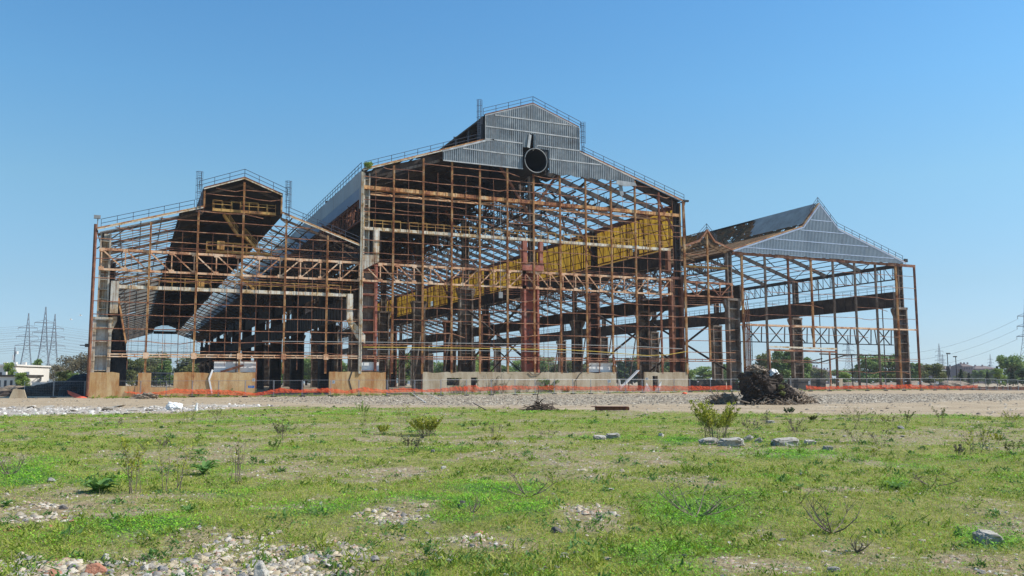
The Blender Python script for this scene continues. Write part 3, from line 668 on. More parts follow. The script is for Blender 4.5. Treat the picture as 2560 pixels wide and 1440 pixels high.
b = MB(); b.box((31.0, -.3, 31.3), (32.2, .1, 31.6)); b.prism([(31.2, 31.3), (31.6, 31.3), (31.4, 30.6)][::-1], -.2, 0); b.build('floodlight', M['black'], B, sk=True)
b = MB(); b.tube([S(31.5, .3, 30.6), S(32.6, 1.5, 24.5)], .17, 8); b.build('downpipe', M['black'], B)
b = MB(); b.tube([S(-2.0, -.3, 28), S(-2.0, -.3, 14.8)], .04, 4); b.box((-2.3, -.45, 14.0), (-1.7, -.15, 14.9)); b.build('hanging_lamp', M['ring'], B)
b = MB(); b.box((-22.9, .5, 3.2), (-20.1, .56, 4.5)); b.box((12.8, .5, 3.15), (17.3, .56, 4.6)); b.build('white_panel', M['white'], B, sk=True)
b = MB()
for u in (-20.7, 15.0, 17.6, 12.7): b.bar(S(u, .3, 3), S(u, .3, 4.9), .1, .1)
b.bar(S(12.7, .3, 4.7), S(17.6, .3, 4.7), .1, .12); b.bar(S(17.7, 0, .2), S(17.7, 0, 5), .14, .14); b.bar(S(-14, 0, .2), S(-14, 0, 5), .14, .14); b.bar(S(-19.3, 0, .2), S(-19.3, 0, 5), .12, .12); b.build('panel_frame', M['darkred'], B)
for u in (3.4, 30): xbrace(B, u, V0+.5, V0+BAY-.5, 4.6, 14.8)
for u in (3.4, 30): xbrace(B, u, V0+5*BAY, V0+6*BAY, 4.6, 14.8)
for u in qs[:3]+qs[6:]: b = MB(); b.bar(S(u, .2, 9.5), S(u-.9, 1.6, .5), .14, .16); b.build('raking_prop', M['column'], B)

# ---- hall C (narrow link)
Cc = thing('steel_hall', 'narrow rusty steel bay with small peaked roof between two wider halls', 'industrial hall', (36, 0, 0))
PC = [(31.3, 23.75), (34.25, 24.8), (35.88, 26.7), (37.35, 24.85), (41.0, 23.7)]
posts(Cc, [(35.85, 4.9, 26.6)]); posts(Cc, [(32.5, .2, 23.8)], 'darkred', v=1.8)
girts(Cc, PC, [35.85], [6.4, 8.3, 10.2, 12.2, 14.2, 16.8, 19.0, 21.0, 22.6], v=-.1, miss=.1)
front_truss(Cc, 31.3, 40.8, 15.7, 18.0, 4, lambda i, n: i % 2 == 0, mat='girt')
walkway(Cc, 31.6, 40.0, 20.6, .3, 'ochre', 'ochre', .3, rail=False)
roof_edge(Cc, PC, mat='girt', light='girt')
roof_frames(Cc, [(a, z-.1) for a, z in PC], 9.33, 'purlinwarm', .4)
purlins(Cc, PC, 1.0, 'purlinwarm', h_=.12, sub=(1.1, 60))
railing(Cc, [S(33.9, 0, 24.9), S(35.88, 0, 26.9), S(37.8, 0, 24.9)])
colC = column_mesh('column', 'column', 2.4, 15.2, 23.4, .2, 1.2, ((1, .8, 15.4), (-1, .6, 15.4)))
for i in range(NB+1): inst('column', colC, Cc, S(40.0, V0+BAY*i, 0))
gantry_row(Cc, 43.2, 15.4, 17.9, 'dark')
eave_truss_row(Cc, 41.2, 20.8, 23.2, 'dark')
xbrace(Cc, 41.2, V0+.5, V0+BAY-.5, 3.0, 14); xbrace(Cc, 41.2, V0+3*BAY, V0+4*BAY, 3.0, 14)
mess(Cc, 260, ((31.5, 41), (1, 80), (18, 22.5)), mat='purlin', L=(.5, 2.5))
b = MB()
for i in range(5): b.tube([S(42.9+.25*i, -.3, .2), S(42.9+.25*i, -.3, 9+i*1.1), S(42.6+.25*i, -.2, 12+i)], .07, 6)
b.build('service_pipe', M['darkred'], Cc)
# ---- hall D (right)
D = thing('steel_hall', 'right hand steel hall frame with blue grey corrugated gable and steep ridge', 'industrial hall', (61, 0, 0))
PD = [(41, 23.6), (56.6, 28.75), (60.58, 33.2), (64.9, 28.9), (81.3, 23.65)]
du = [42.94, 47.93, 53.07, 58.27, 63.42, 68.62, 73.77, 78.96]; db = [1.5, 1.5, 7.3, 7.3, .3, .3, .3, .3]
posts(D, [(u, z, 23.2) for u, z in zip(du, db)], ['post', 'post', 'column', 'darkred'], w_=.3); posts(D, [(83.85, .3, 23.3)], 'darkred', w_=.3)
flat = [(42.9, 23.2), (83.8, 23.2)]
girts(D, flat, du, [5.2, 9.7, 13.0, 14.9, 16.9, 18.9, 21.2], miss=.14, th=.08); girts(D, [(48, 23), (62, 23)], du, [5.0], th=.06); girts(D, [(62, 23), (83.8, 23)], du, [3.3, 5.6], th=.08, miss=0)
b = MB(); b.bar(S(41, -.1, 23.25), S(84, -.1, 23.2), .2, .5); b.bar(S(50, -.24, 23.2), S(66, -.24, 23.2), .06, .4); b.build('gable_base_beam', M['girt'], D)
b = MB()
for v in (0, 1.2): b.bar(S(43, v, 11.2), S(83.8 if v == 0 else 79, v, 11.1), .2, .26)
for i in range(16): b.bar(S(43+i*2.4, 0 if i % 2 else 1.2, 11.1), S(45.4+i*2.4, 1.2 if i % 2 else 0, 11.1), .1, .1)
b.build('wind_girder', M['truss'], D)
b = MB(); b.bar(S(43.2, 1.2, 8.35), S(78.8, 1.2, 8.25), .16, .16)
for i in range(7):
    u = 43.4+i*5.1
    for (p, q) in (((u+.6, 8.3), (u+.2, 11)), ((u+1, 11), (u+3.9, 8.3)), ((u+3.9, 11), (u+1, 8.3)), ((u+4.4, 11), (u+4.2, 8.3))): b.bar(S(p[0], 1.2, p[1]), S(q[0], 1.2, q[1]), .13, .15)
b.build('lattice_girder', M['dark'], D)
b = MB(); b.bar(S(48, -.2, 7.5), S(63.3, -.2, 7.3), .2, .28); b.build('door_lintel', M['cream'], D); b = MB(); b.bar(S(47.9, -.2, 6.95), S(63.3, -.2, 6.75), .2, .3); b.bar(S(48.1, -.2, .2), S(48.1, -.2, 7), .25, .25); b.bar(S(61.6, -.2, .2), S(61.6, -.2, 6.7), .22, .22); b.build('door_frame', M['girt'], D)
b = MB(); b.tube([S(60, .5, 6.4), S(79, .5, 6.2)], .14, 6); b.tube([S(54, 2, 5), S(60, 1, 4.8), S(66, .5, 6.2), S(70, .5, 6.4)], .12, 6); b.bar(S(56, 1.5, 4.6), S(61, 1, 5.6), .1, .2)
for u in (64, 67.6, 71): b.bar(S(u, .6, .2), S(u, .6, 6.3), .14, .14)
b.build('bent_rail', M['dark'], D)
roof_edge(D, PD, mat='post', light='flashblue')
zt = lambda u: prof_z(PD, u)-.02
cladding(D, 41.3, 56.6, lambda u: 23.5, zt, -.35, 'galvblue'); cladding(D, 56.6, 64.9, lambda u: 23.5, zt, -.35, 'galvblue'); cladding(D, 64.9, 80.6, lambda u: 23.5, zt, -.35, 'galvblue')
b = MB()
for u0, u1, z in ((58.3, 63.2, 30.2), (55.9, 66.0, 28.2), (49.7, 71.8, 26.2), (43.1, 78.2, 24.35)): b.bar((u0, -.46, z), (u1, -.46, z), .05, .16)
for (a, za), (e, ze) in zip(PD[:-1], PD[1:]): b.bar((a, -.45, za-.05), (e, -.45, ze-.05), .08, .24)
b.build('cladding_flashing', M['flashblue'], D, sk=True)
railing(D, [S(58.6, 0, 31.2), S(60.58, 0, 33.5), S(64.9, 0, 29.2), S(81.0, 0, 24.0)], step=1.9)
roof_frames(D, [(a, z-.1) for a, z in PD], 9.33, 'dark', .7, ww=.3, extra=(((46, 25), (51, 21.5)), ((76, 25), (71, 21.5))))  # frame colour darkened to read as silhouette against the sky
purlins(D, PD[:3], .85, 'purlinwarm', h_=.16, sub=(.55, 80)); purlins(D, PD[2:], 1.9, 'dark', h_=.14)  # right slope purlins carry the backlit darkness in their colour
sheets(D, ((57.0, 29.2), (60.58, 33.2)), (.4, 17.3), lambda t, v: v < 17.3-3*(1-t) or v < 13.5, 'greysheet', off=.3, sv=.8, sx=.7)
b = MB(); b.box((60.3, 17, 33.25), (60.9, 190, 33.45)); b.build('ridge_cap', M['black'], D, sk=True)
for sg_ in (((41.2, 23.6), (56.6, 28.75)), ((56.6, 28.75), (60.5, 33.1))): sheets(D, sg_, (1.2, 130), lambda t, v: vn(np.array(t*11), np.array(v*1.3)) > .42, 'ochrefibre', 'roof_sheet', off=-.05, sv=.9, sx=.9)
sheets(Cc, ((31.3, 23.75), (34.25, 24.8)), (.8, 120), lambda t, v: vn(np.array(t*5), np.array(v*1.3)) > .3, 'ochrefibre', off=-.05, sv=.9, sx=.9); sheets(Cc, ((34.25, 24.8), (35.88, 26.7)), (.8, 120), lambda t, v: vn(np.array(t*5+9), np.array(v*1.3)) > .3, 'ochrefibre', off=-.05, sv=.9, sx=.9)
sheets(D, ((60.58, 33.2), (64.9, 28.9)), (17, 120), lambda t, v: vn(np.array(t*9), np.array(v*2.0)) > .3, 'ochrefibre', 'ridge_skylight_sheet', off=.2, sv=1.2, sx=.8)
colD = column_mesh('column', 'column', 2.7, 14.9, 23.2, 1.0, 2.2, ((-1, .7, 15.1),))
for i in range(NB+1): inst('column', colD, D, S(79.0, V0+BAY*i, 0))
gantry_row(D, 79.2, 15.3, 18.2, 'dark', .7); eave_truss_row(D, 81.2, 20.8, 23.3, 'dark', 14, .65)
b = MB()
for i in range(60):
    v = 6+i*5.6
    if v < VEND: b.bar(S(81.6, v, .2), S(81.6, v, 23), .14, .14) if i % 3 == 0 else None
for z in (19.8, 19.1, 18.4): b.bar(S(81.4, 1, z), S(81.4, VEND, z), .06, .06)
b.build('side_rail_set', M['dark'], D)
b = MB()
for i in range(140): v = 1+i*2.1; b.bar(S(79.2, v, 18.2), S(79.2, v, 19.3), .05, .05)
b.bar(S(79.2, 1, 19.3), S(79.2, 295, 19.3), .05, .05); b.bar(S(79.2, 1, 18.8), S(79.2, 295, 18.8), .04, .04); b.build('girder_railing', M['dark'], D)
ladder(D, 45.3, 3.5, 11.5, v=1.5, mat='dark')
b = MB(); b.box((81.3, -.2, 23.9), (82.1, .1, 24.5)); b.build('floodlight', M['black'], D, sk=True)
for par_, pr, u0, u1 in ((B, PB, -22, 30), (D, PD, 42, 80)): end_grid(par_, u0, u1, pr, step=5.5)

# ------------------------------------------------------------------ low walls
def wall_piece(label, polys, mat, v=-.14, name='concrete_wall', th=.3, top='broken'):
    xs = [p[0] for pl in polys for p in pl]; o = thing(name, label, 'wall', (sum(xs)/len(xs), v, 0)); b = MB()
    for pl in polys: b.prism(pl[::-1], v, v+th)
    b.build('wall_body', M[mat], o, sk=True); return o
def R_(u0, u1, z0, z1):      # ragged-topped panel
    n = max(2, int((u1-u0)/.7)); top = [(u0+(u1-u0)*i/n, z1+random.choice([0, 0, -.02, .02, -.06, .03, -.14])) for i in range(n+1)]
    return [(u0, z0), (u1, z0)]+top[::-1]
W1 = wall_piece('rust stained concrete wall at far left with lowered notch and barred window', [R_(-56.1, -52.8, -.5, 3.1), R_(-52.79, -50.7, -.5, 1.38), R_(-50.69, -49.2, -.5, 3.05), R_(-49.19, -46.6, -.5, 1.2), R_(-46.59, -36.7, -.5, 3.08)], 'wallrust')
b = MB()
for u in np.arange(-49.1, -46.6, .5): b.bar(S(u, .45, 1.2), S(u+.06, .45, 2.9), .05, .05)
for z in (1.5, 1.9, 2.3, 2.7): b.bar(S(-49.2, .45, z), S(-46.6, .45, z+.05), .05, .05)
b.bar(S(-49.2, .4, 3.0), S(-46.6, .4, 2.95), .2, .12); b.build('window_grille', M['rail'], W1)
b = MB(); b.bar((-42.0, -.2, 3.4), (-42.4, -.25, 2.2), .12, .22); b.bar((-42.4, -.25, 2.2), (-42.0, -.25, .4), .12, .2); b.build('bent_flashing', M['white'], W1)
W2 = wall_piece('rust stained concrete wall with dark crack between two wide gateways', [R_(-27.1, -19.25, -.5, 3.15)], 'wallrust')
b = MB(); b.bar((-24.0, -.16, 3.2), (-24.4, -.16, 2.0), .06, .16); b.bar((-24.4, -.16, 2.0), (-23.9, -.16, .3), .06, .14); b.bar(S(-24.2, 0, 3.24), S(-19.2, 0, 3.24), .36, .06); b.build('crack_strip', M['dark'], W2)
W3 = wall_piece('long beige concrete wall under central hall with dead creepers and small openings', [R_(-13.9, -10.3, -.5, 3.15), R_(-10.29, -8.4, -.5, 1.2), R_(-10.29, -8.4, 2.3, 3.15), R_(-8.39, -6.6, -.5, 3.15), R_(-6.59, -5.6, -.5, 1.0), R_(-6.59, -5.6, 2.35, 3.15), R_(-5.59, 5.2, -.5, 3.15), R_(5.21, 6.1, -.5, .4), R_(5.21, 6.1, 2.1, 3.15), R_(6.11, 17.7, -.5, 3.12)], 'wallpale')
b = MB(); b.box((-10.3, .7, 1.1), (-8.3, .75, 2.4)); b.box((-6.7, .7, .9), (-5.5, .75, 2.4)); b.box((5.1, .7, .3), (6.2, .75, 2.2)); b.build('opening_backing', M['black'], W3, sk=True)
b = MB(); b.tube([(2.6, -.25, 3.2), (3.2, -.25, 2.7), (4.2, -.25, 2.8), (4.6, -.25, 3.1)], .05, 5); b.tube([(13.2, -.2, 4.2), (11.3, -.25, 3.0), (10.5, -.25, 1.9), (10.6, -.25, .7)], .06, 5); b.build('bent_pipe', M['dark'], W3)
W4 = wall_piece('short pale plastered wall with narrow dark doorway beside right gateway', [R_(22.9, 24.4, -.6, 3.15), R_(24.41, 25.4, 2.55, 3.15), R_(25.41, 31.2, -.6, 3.15)], 'wallpale')
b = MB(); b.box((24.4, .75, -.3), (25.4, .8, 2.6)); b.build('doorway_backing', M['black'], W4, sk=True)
wall_piece('low dark concrete parapet behind fence under the narrow bay', [R_(31.5, 42.0, -.6, 1.9)], 'walldark', v=4)
wall_piece('low dark concrete parapet right of the debris mound', [R_(55.0, 63.5, -.6, 2.15)], 'walldark', v=3)
wall_piece('broken pale concrete stub beside the steel post in right hall', [R_(64.2, 65.6, -.6, 2.1)], 'wallpale', v=1)

# ------------------------------------------------------------------ terrain
bx = [0, 437, 504, 739, 850, 1287, 1488, 1710, 2560]; by = [1040, 1031, 1025, 1017, 1017, 1022, 1027, 1032, 1041]
def fall(X, Y): return -1.0*sst(X, 75, 120)*sst(Y, -70, -20)
def hz(X, Y):
    near = 1-sst(np.hypot(X-CAM[0], Y-CAM[1]), 45, 60)
    h = fall(X, Y)+(fbm(X*.23, Y*.23, 3)-.5)*.22*near+(fbm(X*1.3, Y*1.3, 3)-.5)*.07*near
    h = h+(fbm(X*.9+5, Y*.9, 3)-.5)*.14*(1-near)*(1-sst(Y, -12, -4))
    return h
BARE = [(620, 1400, 460, 60), (150, 1275, 260, 30), (960, 1180, 220, 22), (1500, 1300, 130, 40), (1900, 1405, 280, 32), (1220, 1105, 160, 10), (700, 1180, 120, 26), (1650, 1162, 100, 14), (2450, 1400, 130, 30), (1150, 1350, 200, 30), (950, 1095, 120, 7), (250, 1085, 130, 8), (2070, 1385, 60, 18), (480, 1150, 160, 10)]
LUSH = [(1080, 1262, 270, 26), (350, 1318, 170, 26), (760, 1275, 170, 20), (1700, 1390, 170, 55), (1740, 1290, 200, 40), (60, 1195, 110, 28), (1300, 1285, 110, 25), (1950, 1138, 200, 14), (1700, 1100, 60, 14), (2480, 1330, 90, 40), (1230, 1230, 140, 15), (2240, 1210, 50, 20), (1080, 1300, 240, 12)]
RUBB = [(250, 1425, 330, 38), (700, 1390, 230, 60), (980, 1292, 100, 16), (60, 1290, 130, 26), (1170, 1345, 70, 12), (1480, 1290, 90, 20)]
def ell(px, py, L, n=0.0):
    m = np.full(np.shape(px), 9.0)
    for x, y, rx, ry in L: m = np.minimum(m, np.hypot((px-x)/rx, (py-y)/ry))
    return sst(-(m+n), -1.3, -.35)
def masks(X, Y):
    px, py, wv = topx(np.stack([X, Y, np.zeros_like(X)], -1)); ok = (wv > 2)
    edge = np.interp(px, bx, by)+(fbm(X*.3, Y*.3, 3)-.5)*9
    grass = sst(py, edge-1.5, edge+2.5)*ok; grass = np.where(wv <= 2, 1.0, grass)
    n = (fbm(X*1.1+40, Y*1.1, 4)-.5)*1.6
    bare = ell(px, py, BARE, n)*ok; lush = ell(px, py, LUSH, n*.7)*ok
    bare = np.maximum(bare*.95, sst(fbm(X*.5+9, Y*.5, 5), .5, .66)*.75); lush = np.maximum(lush, sst(fbm(X*.45+70, Y*.45, 5), .58, .72)*.6)*(1-bare*.7)
    # gravel bank between the fence and the sandy track
    gy = np.interp(px, [0, 450, 900, 1300, 1700, 2000, 2560], [1000, 1000, 1012, 1014, 1010, 1012, 1000])
    grav = (sst(py, 982, 987)*(1-sst(py, gy-4, gy+3)))*(1-grass)*ok*sst(px, 520, 900)
    rub = ell(px, py, [(130, 1028, 260, 11), (30, 1030, 120, 12), (420, 1024, 120, 7), (560, 1015, 110, 4)], n*.5)*ok
    bare = bare*(.45+.55*sst(fbm(X*3.1, Y*3.1+7, 3), .36, .56))
    rz_ = ell(px, py, RUBB, n*.8)*ok; bare = np.maximum(bare, rz_*(.55+.45*sst(fbm(X*2.2, Y*2.2, 3), .35, .55))); lush = lush*(1-rz_*.9)
    return grass, bare, lush, grav, rub
fb = np.concatenate([np.arange(-4, 5, 1.0), np.arange(5, 24, .13), np.arange(24, 60, .28), np.arange(60, 130, .6), np.arange(130, 200, 3), np.array([210, 230, 260, 300, 360, 450, 600, 900, 1500, 2800])])
aa = np.concatenate([-np.array([2600, 1700, 1000, 600, 400, 300, 220, 180, 150, 130])[:], np.arange(-110, -34, 2.2), np.arange(-34, -14, .5), np.arange(-14, 14, .16), np.arange(14, 34, .5), np.arange(34, 110, 2.2), np.array([112, 130, 150, 180, 220, 300, 400, 600, 1000, 1700, 2600])])
fh = np.array([math.sin(YAW), math.cos(YAW)]); rh = np.array([math.cos(YAW), -math.sin(YAW)])
AA, FB = np.meshgrid(aa, fb); X = CAM[0]+AA*rh[0]+FB*fh[0]; Y = CAM[1]+AA*rh[1]+FB*fh[1]; Z = hz(X, Y)
nr, nc = X.shape; me = bpy.data.meshes.new('ground'); V = np.stack([X, Y, Z], -1).reshape(-1, 3)
idx = np.arange(nr*nc).reshape(nr, nc); Q = np.stack([idx[:-1, :-1], idx[:-1, 1:], idx[1:, 1:], idx[1:, :-1]], -1).reshape(-1, 4)
me.vertices.add(len(V)); me.vertices.foreach_set('co', V.ravel()); me.loops.add(Q.size); me.loops.foreach_set('vertex_index', Q.ravel())
me.polygons.add(len(Q)); me.polygons.foreach_set('loop_start', np.arange(0, Q.size, 4)); me.polygons.foreach_set('loop_total', np.full(len(Q), 4)); me.update(); me.validate()
me.polygons.foreach_set('use_smooth', [True]*len(me.polygons))
gr, ba, lu, gv, ru = masks(V[:, 0], V[:, 1])
for nm, arr in (('grass', gr), ('bare', ba), ('lush', lu), ('grav', gv), ('rub', ru)):
    at = me.attributes.new(nm, 'FLOAT', 'POINT'); at.data.foreach_set('value', np.asarray(arr, np.float32))
gm, nt, bs = newmat('field_ground'); vv = coords(nt, False)
def attr(n):
    a = nt.nodes.new('ShaderNodeAttribute'); a.attribute_name = n; return a.outputs['Fac']
nA = noise(nt, vv, .35, 8, .65); nB = noise(nt, vv, 9, 6, .75); nC = noise(nt, vv, 2.2, 6, .7)
vo = nt.nodes.new('ShaderNodeTexVoronoi'); vo.inputs['Scale'].default_value = 7; nt.links.new(vv, vo.inputs['Vector'])
vg = nt.nodes.new('ShaderNodeTexVoronoi'); vg.inputs['Scale'].default_value = 2.2; nt.links.new(vv, vg.inputs['Vector'])
soil = ramp(nt, nB, [(.3, (.12, .08, .042)), (.5, (.27, .2, .115)), (.68, (.45, .365, .24))])
peb = ramp(nt, vo.outputs['Color'], [(.2, (.2, .17, .14)), (.6, (.42, .37, .3)), (.95, (.7, .67, .6))])
soil = mixc(nt, ramp(nt, vo.outputs['Distance'], [(.2, (1, 1, 1)), (.34, (0, 0, 0))]), soil, peb)
turf = ramp(nt, nC, [(.3, (.11, .12, .02)), (.5, (.2, .2, .04)), (.7, (.31, .26, .1))])
turf = mixc(nt, attr('lush'), turf, ramp(nt, nB, [(.3, (.035, .085, .012)), (.7, (.09, .2, .025))]))
field = mixc(nt, attr('bare'), turf, soil)
sand = ramp(nt, nA, [(.3, (.27, .195, .115)), (.55, (.38, .295, .19)), (.7, (.45, .365, .25))])
sand = mixc(nt, math_(nt, 'MULTIPLY', ramp(nt, nB, [(.5, (0, 0, 0)), (.7, (1, 1, 1))]), .5), sand, (.28, .22, .16))
grv = ramp(nt, vg.outputs['Color'], [(.1, (.11, .095, .075)), (.5, (.265, .22, .16)), (.9, (.49, .43, .34))])
sand = mixc(nt, math_(nt, 'MULTIPLY', attr('grav'), ramp(nt, noise(nt, vv, .22, 6, .7), [(.4, (.25, .25, .25)), (.58, (1, 1, 1))])), sand, grv)
sand = mixc(nt, attr('rub'), sand, ramp(nt, vg.outputs['Color'], [(.2, (.26, .22, .18)), (.8, (.52, .48, .42))]))
nt.links.new(mixc(nt, attr('grass'), sand, field), bs.inputs['Base Color']); bs.inputs['Roughness'].default_value = .95
bump(nt, bs, math_(nt, 'ADD', nB, vo.outputs['Distance']), .7, .06)
me.materials.append(gm); go = bpy.data.objects.new('ground', me); COL.objects.link(go); tag(go, kind='structure')
def gz(x, y): return float(hz(np.array([x]), np.array([y]))[0])

# ------------------------------------------------------------------ grass (stuff)
def leafmat(name, stops, scale=1.2, trans=.35):
    m, nt, bs = newmat(name); v = coords(nt, False); n = noise(nt, v, scale, 4)
    a = nt.nodes.new('ShaderNodeAttribute'); a.attribute_name = 'rnd'
    k = math_(nt, 'ADD', math_(nt, 'MULTIPLY', n, .5), math_(nt, 'MULTIPLY', a.outputs['Fac'], .5)); c = ramp(nt, k, stops)
    nt.links.new(c, bs.inputs['Base Color']); bs.inputs['Roughness'].default_value = .75
    tr = nt.nodes.new('ShaderNodeBsdfTranslucent'); nt.links.new(c, tr.inputs[0]); mx = nt.nodes.new('ShaderNodeMixShader'); mx.inputs[0].default_value = trans
    nt.links.new(bs.outputs[0], mx.inputs[1]); nt.links.new(tr.outputs[0], mx.inputs[2]); nt.links.new(mx.outputs[0], nt.nodes['Material Output'].inputs[0]); return m
M['grass'] = leafmat('meadow_grass', [(.2, (.17, .24, .018)), (.42, (.32, .41, .03)), (.6, (.46, .49, .055)), (.8, (.58, .53, .15))], .8)
M['weed'] = leafmat('mixed_weed', [(.15, (.07, .12, .012)), (.45, (.17, .26, .025)), (.65, (.3, .35, .04)), (.85, (.4, .34, .12))], .6)
M['herb'] = leafmat('low_herbs', [(.2, (.12, .21, .025)), (.5, (.26, .38, .05)), (.8, (.46, .47, .1))], .5)
M['clover'] = leafmat('bright_clover', [(.2, (.09, .23, .01)), (.5, (.2, .48, .02)), (.8, (.36, .62, .05))])
def tri_mesh(name, P0, side, tip, rnd, mat, quad=False):
    n = len(P0); V = np.concatenate([P0-side, P0+side, tip+side*.35, tip-side*.35] if quad else [P0-side, P0+side, tip]); k = 4 if quad else 3
    me = bpy.data.meshes.new(name); me.vertices.add(len(V)); me.vertices.foreach_set('co', V.ravel())
    I = np.stack([np.arange(n)+j*n for j in range(k)], -1); me.loops.add(I.size); me.loops.foreach_set('vertex_index', I.ravel())
    me.polygons.add(n); me.polygons.foreach_set('loop_start', np.arange(0, I.size, k)); me.polygons.foreach_set('loop_total', np.full(n, k)); me.update()
    at = me.attributes.new('rnd', 'FLOAT', 'POINT'); at.data.foreach_set('value', np.tile(rnd, k).astype(np.float32))
    me.materials.append(mat); return me
def scatter(n, pmin=.25, pw=1.0):
    b_ = 6.5*np.exp(RNG.random(n)**pw*math.log(66/6.5)); a_ = (RNG.random(n)-.5)*1.36*b_
    return CAM[0]+a_*rh[0]+b_*fh[0], CAM[1]+a_*rh[1]+b_*fh[1], b_
def blades(n, name, hrange, wr, mat, accept, lean=.5):
    X, Y, b_ = scatter(n); gr, ba, lu, gv, ru = masks(X, Y); k = RNG.random(n) < accept(gr, ba, lu)
    X, Y, b_, lu, ba = X[k], Y[k], b_[k], lu[k], ba[k]; n = len(X)
    h = (hrange[0]+RNG.random(n)**2*(hrange[1]-hrange[0]))*(1+.5*lu)*(1-.45*ba); wd = wr*(.6+b_/16)*(.6+.8*RNG.random(n)); t = RNG.random(n)*6.283
    P0 = np.stack([X, Y, hz(X, Y)-.01], -1); sd_ = np.stack([np.cos(t), np.sin(t), 0*t], -1)*wd[:, None]
    l = RNG.normal(0, lean, (n, 2))*h[:, None]; tip = P0+np.stack([l[:, 0], l[:, 1], h], -1)
    return tri_mesh(name, P0, sd_, tip, RNG.random(n), mat)
def link(me, name): o = bpy.data.objects.new(name, me); COL.objects.link(o); return o
def leaflets(n, name, size, hmax, mat, accept, flat=.35):
    X, Y, b_ = scatter(n); gr, ba, lu, gv, ru = masks(X, Y); k = RNG.random(n) < accept(gr, ba, lu)
    X, Y, b_ = X[k], Y[k], b_[k]; n = len(X); h = hmax*RNG.random(n)*(.35+.65*fbm(X*1.7, Y*1.7, 3)*1.6); s_ = size*(.5+b_/15)*(.6+.8*RNG.random(n)); t = RNG.random(n)*6.283
    P0 = np.stack([X, Y, hz(X, Y)+h], -1); sd_ = np.stack([np.cos(t), np.sin(t), RNG.normal(0, flat, n)], -1)*s_[:, None]*.55; tip = P0+np.stack([-np.sin(t), np.cos(t), RNG.normal(.1, flat, n)], -1)*s_[:, None]*1.5
    return tri_mesh(name, P0, sd_, tip, RNG.random(n), mat, True)
o = link(blades(820000, 'grass', (.015, .06), .0036, M['grass'], lambda g, b, l: g*(1-.93*b)*(1-.8*l)*.85, .6), 'grass'); tag(o, 'short olive green meadow grass covering the foreground field', 'grass', kind='stuff')
o = link(leaflets(620000, 'clover', .011, .085, M['clover'], lambda g, b, l: g*np.maximum(l, .05)*(1-.8*b)), 'clover'); tag(o, 'bright green low clover and herbs in patches across the field', 'clover', kind='stuff')
o = link(leaflets(300000, 'ground_herbs', .011, .04, M['herb'], lambda g, b, l: g*(.5-.45*b)*(1-.8*l)), 'ground_herbs'); tag(o, 'mixed low green and yellowish weeds between the grass', 'weeds', kind='stuff')
def clumps(nc, per, name, hr, wr, mat, accept, rad=.16, zone=None):
    X, Y, b_ = scatter(nc) if zone is None else zone(nc); gr, ba, lu, gv, ru = masks(X, Y); k = RNG.random(len(X)) < accept(gr, ba, lu, X, Y); X, Y, b_ = X[k], Y[k], b_[k]
    H = hr[0]+RNG.random(len(X))**2.5*(hr[1]-hr[0]); R_r = rad*(.4+RNG.random(len(X))); I = np.repeat(np.arange(len(X)), per); n = len(I)
    ox = RNG.normal(0, 1, (n, 2))*R_r[I][:, None]*.6; x = X[I]+ox[:, 0]; y = Y[I]+ox[:, 1]; h = H[I]*(.4+.7*RNG.random(n))*np.exp(-(ox**2).sum(1)/(R_r[I]**2)); t = RNG.random(n)*6.283
    z0 = hz(x, y); up = RNG.random(n)**.7; P0 = np.stack([x, y, z0+h*up*.7], -1); wd = wr*(.6+b_[I]/16)*(.6+.8*RNG.random(n)); sd_ = np.stack([np.cos(t), np.sin(t), 0*t], -1)*wd[:, None]
    tip = P0+np.stack([RNG.normal(0, .35, n)*h, RNG.normal(0, .35, n)*h, h*.45], -1); rn = np.clip(RNG.random(len(X))[I]*.7+RNG.random(n)*.3, 0, 1)
    return tri_mesh(name, P0, sd_, tip, rn, mat, True)
M['leaf_dock'] = leafmat('leaves_dock', [(.2, (.05, .12, .02)), (.6, (.11, .23, .05)), (.8, (.2, .33, .1))], 1.0)
pat = lambda X, Y: sst(fbm(X*.6+3, Y*.6+8, 4), .45, .62)
o = link(clumps(11000, 26, 'weed_tufts', (.05, .2), .009, M['weed'], lambda g, b, l, X, Y: g*(.08+.6*pat(X, Y))*(1-.85*b)), 'weed_tufts'); tag(o, 'uneven tufts of taller green weeds all over the field', 'weeds', kind='stuff')
o = link(clumps(900, 34, 'dark_weed_tufts', (.06, .18), .012, M['leaf_dock'], lambda g, b, l, X, Y: g*.7, .2), 'dark_weed_tufts'); tag(o, 'darker leafy weed tufts dotted across the field', 'weeds', kind='stuff')
def fencezone(n): return -56+RNG.random(n)*142, -9.5+RNG.random(n)**.7*8.6, np.full(n, 26.0)
o = link(clumps(2600, 30, 'verge_weeds', (.12, .5), .022, M['weed'], lambda g, b, l, X, Y: pat(X, Y*2)*.8+.1, .3, fencezone), 'verge_weeds'); tag(o, 'strip of green weeds along the foot of the concrete walls', 'weeds', kind='stuff')
o = link(blades(90000, 'dry_grass', (.04, .16), .0025, leafmat('dry_straw', [(.2, (.26, .19, .1)), (.8, (.5, .42, .24))]), lambda g, b, l: g*(.35+.4*b)*(1-l), .6), 'dry_grass'); tag(o, 'thin straw coloured dry stalks among the grass', 'dry grass', kind='stuff')

